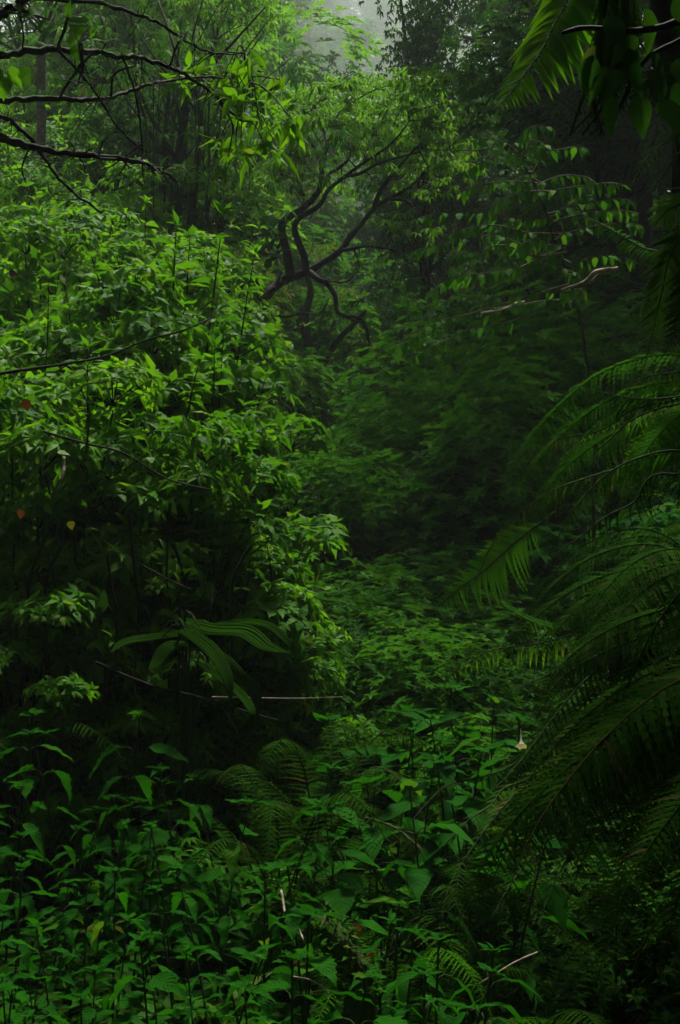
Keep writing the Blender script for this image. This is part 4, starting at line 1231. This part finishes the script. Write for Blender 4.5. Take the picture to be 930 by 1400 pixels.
# broad heart shaped leaves of a climber over the left thicket
hc0 = P(118, 560, 5.15)
hc = empty('heart_leaved_climber', 'climber with broad pale heart shaped leaves lying over the left thicket', 'climber', hc0)
hs = smooth_path([P(x, y, 5.15) for x, y in ((118, 620), (122, 560), (112, 530), (140, 522), (160, 520))], 5)
b = Batch(); b.tube(hs - hc0, .004, .002, 5); part('stem', b.mesh('stem', M['stem']), hc)
for x, y, dx, dy, s in ((118, 508, -.9, .25, .075), (96, 512, -1, .2, .07), (128, 524, .5, .9, .075), (108, 528, -.3, 1, .06), (152, 512, .9, .2, .04), (62, 518, -1, .2, .055), (72, 515, -.2, -.6, .045), (136, 506, .8, .1, .06), (205, 625, .3, .8, .045), (78, 618, 1, .1, .05)):
    part('leaf', leaf_data(HRT[R.integers(2)], 'bright'), hc, P(x, y, 5.1) - hc0, mat3([dx, R.normal(0, .3), -dy * .5], nrm([R.normal(0, .2), -.45, .9]), s))

for k, (px, d) in enumerate(((730, 5.3), (800, 5.0), (870, 5.4), (930, 5.2), (760, 5.9), (840, 6.1), (910, 6.2), (700, 5.9))):
    x = (px - 465) / F * d
    BS['dark', k % 2].put((x, d, G(x, d) - .05), R.uniform(0, 6.28), .5 * R.uniform(.8, 1.2), f'shaded leafy bush under the low tree fern on the right, {nth(k)} counted', 'bushes under the low tree fern')

for k, (px, d) in enumerate(((225, 4.75), (275, 4.65), (325, 4.8))):
    x = (px - 465) / F * d
    BS['herb', k % 2].put((x, d, G(x, d) - .03), R.uniform(0, 6.28), .42 * R.uniform(.9, 1.2), f'low dim bush at the foot of the strap leaved plant, {nth(k)} from the left', 'bushes at the foot of the strap leaved plant')

# mossy stump
sb = P(478, 1320, 3.5); sb[2] = G(sb[0], sb[1])
sm = empty('mossy_stump', 'dark moss covered leaning stump at the bottom centre', 'stump', sb)
q = smooth_path([sb - [0, 0, .1], P(492, 1400, 3.5), P(486, 1340, 3.52), P(462, 1285, 3.55), P(440, 1262, 3.6)], 6) - sb
b = Batch(); b.tube(q, .05, .022, 10, .35); part('trunk', b.mesh('trunk', M['moss']), sm)
b = Batch()
for k in range(420):
    j = R.integers(4, len(q)); a_ = R.uniform(0, 6.28)
    e = nrm([math.cos(a_), math.sin(a_) * .8, R.uniform(-.3, 1)])
    b.leaf(TNY[k % 3], q[j] + e * .045 * (1.2 - j / len(q) * .6) + rv(.012), nrm(e + rv(.5)), Z, R.uniform(.015, .035))
part('moss', b.mesh('moss', M['dark']), sm, kind='stuff')

# trumpet flower at the lower right of the clearing
tf0 = P(690, 1060, 4.7); tf0[2] = G(tf0[0], tf0[1])
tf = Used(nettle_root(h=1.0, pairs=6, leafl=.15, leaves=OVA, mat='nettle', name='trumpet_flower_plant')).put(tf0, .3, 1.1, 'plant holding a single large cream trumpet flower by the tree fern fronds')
bpy.context.view_layer.update()
flower(712, 996, 4.35, .058, tf, (.2, .55))
# leafy vine with tiny paired leaves
vp = smooth_path([P(x, y, 4.9) for x, y in ((684, 823), (700, 832), (716, 842), (735, 849), (752, 855))], 6)
vv = empty('creeping_vine', 'thin vine with tiny paired leaves in front of the dark right bank', 'vine', vp[0])
b = Batch(); b.tube(vp - vp[0], .003, .002, 4); part('stem', b.mesh('stem', M['stem']), vv)
for k in range(1, len(vp)):
    for s in (-1, 1):
        part('leaf', leaf_data(OVA[0], 'mid'), vv, vp[k] - vp[0], mat3([.5, s * .6, .4 * s], Z, .022))

R = np.random.default_rng(54)
# ------------------------------------------------------------------ tree ferns on the right
def tree_fern(label, crown, foot):
    e = empty('tree_fern', label, 'tree fern', foot)
    q = smooth_path([foot, foot * .5 + crown * .5 + [.05, 0, 0], crown], 8) - foot
    b = Batch(); b.tube(q, .10, .08, 10, .25); part('trunk', b.mesh('trunk', M['barkdark']), e)
    return e
def tf_frond(e, pts, d0, d1, plen, n, mat='fern', ids=PIN, crown=None, **kw):
    q = [P(x, y, d0 + (d1 - d0) * k / (len(pts) - 1)) for k, (x, y) in enumerate(pts)]
    if crown is not None: q = [crown] + q
    if 'upv' not in kw: kw['upv'] = nrm([-.15, -.6, .8])
    return frond(e, q, plen, n, ids, mat, **kw)
def dark_fronds(e, crown, n, ln, plen, mat, az0, az1, el=(-.2, .9), npin=64):
    for k in range(n):
        az = R.uniform(az0, az1); elv = R.uniform(*el); l = ln * R.uniform(.75, 1.15)
        h = np.array([math.cos(az), math.sin(az), 0])
        path = [crown, crown + h * l * .3 + Z * l * (.25 + .3 * elv), crown + h * l * .62 + Z * l * (.2 + .35 * elv), crown + h * l * .88 - Z * l * (.05 - .25 * elv), crown + h * l * 1.0 - Z * l * (.3 - .2 * elv)]
        frond(e, path, plen * R.uniform(.85, 1.1), npin, PIS, mat, separate=False, droop=.22, r0=.004, ang=.5, upv=nrm([-.1, -.5, .8]))

C1 = P(1060, 560, 4.3); f1 = C1.copy(); f1[2] = G(C1[0], C1[1])
T1 = tree_fern('tree fern beyond the right edge with lit arching fronds at mid height', C1, f1)
L = lambda pts: pts
tf_frond(T1, [(960, 552), (930, 552), (890, 562), (860, 577), (828, 606), (795, 632), (765, 657), (736, 676)], 4.3, 4.7, .125, 46, 'bright', crown=C1, droop=.35)  # this and the next frond: brighter leaf colour stands in for light
tf_frond(T1, [(950, 545), (900, 552), (862, 562), (831, 584), (795, 600), (765, 626), (749, 648)], 4.5, 4.9, .12, 40, 'bright', crown=C1, droop=.25)
tf_frond(T1, [(960, 600), (880, 630), (830, 645), (798, 655), (765, 667), (729, 687), (696, 716), (670, 750), (654, 786), (630, 826)], 4.2, 4.5, .115, 66, 'olive', crown=C1, droop=.6)
tf_frond(T1, [(960, 610), (901, 618), (846, 638), (809, 668), (780, 704), (762, 736), (750, 760)], 4.1, 4.3, .12, 50, 'fern', crown=C1, droop=.55)
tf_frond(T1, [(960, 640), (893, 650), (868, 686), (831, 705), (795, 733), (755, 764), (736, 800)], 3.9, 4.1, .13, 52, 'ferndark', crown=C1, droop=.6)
tf_frond(T1, [(760, 700), (712, 735), (684, 760), (660, 782), (634, 800), (605, 824), (588, 838)], 5.1, 5.3, .16, 40, 'fern', droop=.15, upv=nrm([-.1, -.75, .55]), ang=.5)
tf_frond(T1, [(970, 530), (940, 540), (880, 546), (830, 538), (787, 533), (765, 545)], 4.4, 4.9, .13, 40, 'ferndark', crown=C1, droop=.55)
tf_frond(T1, [(900, 575), (830, 590), (775, 598), (740, 612), (718, 640), (700, 664)], 4.9, 5.2, .05, 30, 'ferndry', droop=1.0, label='dry straw coloured frond tip')
tf_frond(T1, [(980, 500), (930, 508), (900, 512), (875, 518), (850, 530)], 4.4, 4.6, .09, 26, 'olive', crown=C1, droop=1.3)
dark_fronds(T1, C1 + [.1, .3, 0], 8, .8, .14, 'fern', 1.6, 4.0, (-.9, .0))

C2 = P(900, -160, 4.6); f2 = P(1080, 500, 4.8); f2[2] = G(f2[0], f2[1])
T2 = tree_fern('taller tree fern with fronds hanging into the upper right corner', C2, f2)
tf_frond(T2, [(850, -110), (805, -60), (776, 0), (756, 38), (741, 68), (718, 100), (695, 130), (675, 150)], 4.5, 4.3, .21, 62, 'bright', ids=BLD, tipx=3, wid=1.25, crown=C2, droop=.15, ang=.7, upv=nrm([-.45, -.85, .25]))  # brighter leaf colour in place of light through this frond
tf_frond(T2, [(880, -110), (840, -60), (815, -10), (800, 20), (790, 50)], 4.6, 4.7, .16, 44, 'bright', crown=C2, droop=.2, upv=nrm([-.45, -.85, .25]))
tf_frond(T2, [(980, 90), (955, 140), (926, 186), (902, 200), (883, 218), (872, 240), (859, 264)], 4.5, 4.4, .14, 44, 'fern', crown=C2, droop=.3, ang=.7, upv=nrm([-.45, -.85, .25]))
tf_frond(T2, [(985, 150), (955, 185), (926, 212), (910, 236), (888, 261), (868, 284)], 4.3, 4.3, .12, 40, 'fern', crown=C2, droop=.3, ang=.7, upv=nrm([-.45, -.85, .25]))
tf_frond(T2, [(1000, 240), (960, 262), (928, 280), (910, 290), (891, 312)], 4.2, 4.2, .12, 34, 'bright', droop=.2, ang=.7, upv=nrm([-.45, -.85, .25]))
tf_frond(T2, [(960, 356), (910, 345), (883, 340), (861, 329), (834, 313), (807, 299), (780, 284)], 5.0, 5.3, .075, 40, 'fern', ids=BLD, droop=.25, ang=.25)
tf_frond(T2, [(1000, 250), (940, 310), (916, 350), (905, 400), (893, 450), (886, 480), (880, 508)], 4.4, 4.6, .13, 54, 'ferndark', droop=.3, ang=.6, upv=nrm([-.45, -.85, .25]))
tf_frond(T2, [(1010, 300), (960, 350), (940, 400), (925, 450), (905, 490)], 4.2, 4.4, .13, 50, 'ferndark', droop=.3, ang=.6, upv=nrm([-.45, -.85, .25]))
tf_frond(T2, [(990, 60), (950, 85), (915, 100), (880, 125), (862, 150)], 4.2, 4.2, .13, 40, 'ferndark', droop=.3, ang=.6, upv=nrm([-.45, -.85, .25]))
tf_frond(T2, [(990, 360), (950, 390), (900, 405), (870, 420), (845, 450)], 4.7, 4.9, .12, 36, 'ferndark', droop=.7)
dark_fronds(T2, C2, 6, 1.5, .16, 'ferndark', -1.3, 1.3, (.3, .9))
# skirt of dead fronds hanging dark in the upper right
for k in range(9):
    x0 = 835 + R.normal(0, 22)
    tf_frond(T2, [(x0 + 20, -80), (x0 + 5, 0), (x0 - 2 + R.normal(0, 8), 70), (x0 - 12 + R.normal(0, 10), 130), (x0 - 25 + R.normal(0, 14), 185)], 4.0 + R.uniform(-.1, .2), 4.0, .085, 34, 'ferndark', separate=False, droop=1.4, ids=PIS, r0=.012, label='dead brown hanging frond')

C3 = P(985, 800, 4.9); f3 = P(1020, 1150, 4.9); f3[2] = G(f3[0], f3[1])
T3 = tree_fern('low tree fern in the black shade at lower right with drooping fronds', C3, f3)
tf_frond(T3, [(860, 840), (790, 865), (745, 878), (708, 884), (675, 888), (651, 900), (627, 914), (611, 931), (601, 953)], 5.0, 4.9, .115, 42, 'bright', ids=BLD, crown=C3, droop=1.1, ang=.5)  # lit look of this frond put into its brighter leaf colour
tf_frond(T3, [(860, 870), (800, 898), (746, 925), (722, 934), (698, 948), (675, 970)], 4.9, 4.8, .10, 34, 'fern', ids=BLD, crown=C3, droop=.7)
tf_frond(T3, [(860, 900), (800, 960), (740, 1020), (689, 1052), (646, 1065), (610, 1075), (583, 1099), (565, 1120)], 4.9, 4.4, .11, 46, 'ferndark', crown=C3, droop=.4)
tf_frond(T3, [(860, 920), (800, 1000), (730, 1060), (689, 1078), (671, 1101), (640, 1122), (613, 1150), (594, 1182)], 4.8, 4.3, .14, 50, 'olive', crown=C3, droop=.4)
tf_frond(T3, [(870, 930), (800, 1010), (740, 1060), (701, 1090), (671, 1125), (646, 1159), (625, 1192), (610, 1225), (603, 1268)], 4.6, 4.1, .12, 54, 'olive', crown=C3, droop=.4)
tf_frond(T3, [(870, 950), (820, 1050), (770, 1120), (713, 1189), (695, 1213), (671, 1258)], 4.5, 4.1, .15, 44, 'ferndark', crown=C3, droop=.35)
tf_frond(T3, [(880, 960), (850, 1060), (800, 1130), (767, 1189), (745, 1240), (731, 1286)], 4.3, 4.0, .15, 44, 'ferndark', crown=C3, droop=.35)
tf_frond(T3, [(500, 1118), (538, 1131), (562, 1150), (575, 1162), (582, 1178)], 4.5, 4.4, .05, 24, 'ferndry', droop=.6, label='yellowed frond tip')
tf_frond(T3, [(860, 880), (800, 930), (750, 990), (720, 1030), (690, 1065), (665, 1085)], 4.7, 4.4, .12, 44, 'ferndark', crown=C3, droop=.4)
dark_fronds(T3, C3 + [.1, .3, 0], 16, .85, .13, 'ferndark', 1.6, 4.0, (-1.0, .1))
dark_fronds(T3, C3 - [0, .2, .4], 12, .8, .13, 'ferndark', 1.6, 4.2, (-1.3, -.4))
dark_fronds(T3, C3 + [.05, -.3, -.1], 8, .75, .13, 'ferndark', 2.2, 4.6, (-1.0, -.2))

C4 = P(1240, 1000, 3.3); f4 = P(1250, 1400, 3.3); f4[2] = G(C4[0], C4[1])  # fern added so its fronds shade the ground at lower right
T4 = tree_fern('nearest tree fern, added to shade the lower right corner with dark drooping fronds', C4, f4)
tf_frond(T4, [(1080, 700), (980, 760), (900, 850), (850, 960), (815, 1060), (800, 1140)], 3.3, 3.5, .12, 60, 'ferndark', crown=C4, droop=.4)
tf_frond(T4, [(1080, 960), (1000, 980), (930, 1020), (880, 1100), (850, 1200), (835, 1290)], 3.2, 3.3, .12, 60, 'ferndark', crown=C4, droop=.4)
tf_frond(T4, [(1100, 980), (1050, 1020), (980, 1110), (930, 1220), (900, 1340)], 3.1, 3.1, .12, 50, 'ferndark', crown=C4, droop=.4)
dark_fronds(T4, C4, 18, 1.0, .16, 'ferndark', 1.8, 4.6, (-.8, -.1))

# big leaved climber in the upper right corner
cl0 = P(960, 40, 3.9)
cl = empty('climbing_plant', 'dark climber with broad hanging leaves in the upper right corner', 'climber', cl0)
cs = smooth_path([P(x, y, 3.9) for x, y in ((1000, 60), (940, 30), (900, 38), (860, 42), (800, 38), (770, 45))], 5)
b = Batch(); b.tube(cs - cl0, .012, .006, 6, .1); part('stem', b.mesh('stem', M['barkdark']), cl)
cs2 = smooth_path([P(x, y, 3.95) for x, y in ((980, 20), (930, 55), (890, 75), (850, 110), (800, 90))], 5)
b = Batch(); b.tube(cs2 - cl0, .009, .005, 6, .1); part('stem', b.mesh('stem', M['barkdark']), cl)
for x, y, dx, dy, s in ((815, 62, -.5, .9, .08), (838, 128, -.1, 1, .08), (873, 130, .05, 1, .085), (905, 135, .3, 1, .085), (830, 20, .3, .7, .08), (880, 10, .4, .8, .09), (915, 25, .6, .5, .09), (860, 65, .1, 1, .09), (890, 70, .5, .8, .08), (925, 80, .3, 1, .08), (810, 75, -.2, 1, .08), 
                        (850, 95, -.5, .8, .08), (930, 110, -.2, 1, .07), (870, 40, -.5, .7, .08), (900, 95, .1, 1, .08), (830, 90, -.4, .9, .07), (945, 50, .2, 1, .09), (920, 0, .5, .9, .08)):
    q = P(x, y, 3.9)
    part('leaf', leaf_data(OVA[R.integers(3)], 'dark' if x not in (790, 765, 838, 873, 905) else 'mid'), cl, q - cl0, mat3([dx, R.normal(0, .3), -dy], nrm([R.normal(0, .4), -.8, .5]), s * 1.5, 1.0))

# unseen tall trees added round the viewer so their crowns shade the foreground
R = np.random.default_rng(CSEED)
can = Used(tree_root('added_canopy_tree', 'x', h=14, trunk_r=.28, levels=3, split=(5, 6), bare=.58, leaf=(TNY, .30, 7), clump=11, clump_r=1.1, mats=('barkdark', 'dark'), len0=.24, fill=1.6))
for (x, y, s, rz, lab) in SHADE_CANOPY:
    can.put((x, y, G(x, y) - .2), rz, s, lab, None)

# ------------------------------------------------------------------ haze
if HAZE:
    x0, x1, y0, y1, z0, z1 = -290., 290., -58., 520., float(gz.min()) - 1.5, 300.
    Vh = [(x, y, z) for x in (x0, x1) for y in (y0, y1) for z in (z0, z1)]
    Th = [(0, 1, 3), (0, 3, 2), (4, 6, 7), (4, 7, 5), (0, 4, 5), (0, 5, 1), (2, 3, 7), (2, 7, 6), (0, 2, 6), (0, 6, 4), (1, 5, 7), (1, 7, 3)]
    me = make_mesh('haze', Vh, Th, smooth=False)
    m = bpy.data.materials.new('haze_air'); m.use_nodes = True
    nt = m.node_tree; nt.nodes.clear()
    o_ = nt.nodes.new('ShaderNodeOutputMaterial'); pv = nt.nodes.new('ShaderNodeVolumePrincipled')
    pv.inputs['Color'].default_value = (.84, .95, .92, 1); pv.inputs['Density'].default_value = HAZE; pv.inputs['Anisotropy'].default_value = .2
    nt.links.new(pv.outputs[0], o_.inputs['Volume'])
    me.materials.append(m)
    hz = part('haze', me, None, kind='stuff')
    tag(hz, 'pale damp mist filling the air of the ravine', 'haze')
print('OBJS', len(bpy.data.objects))
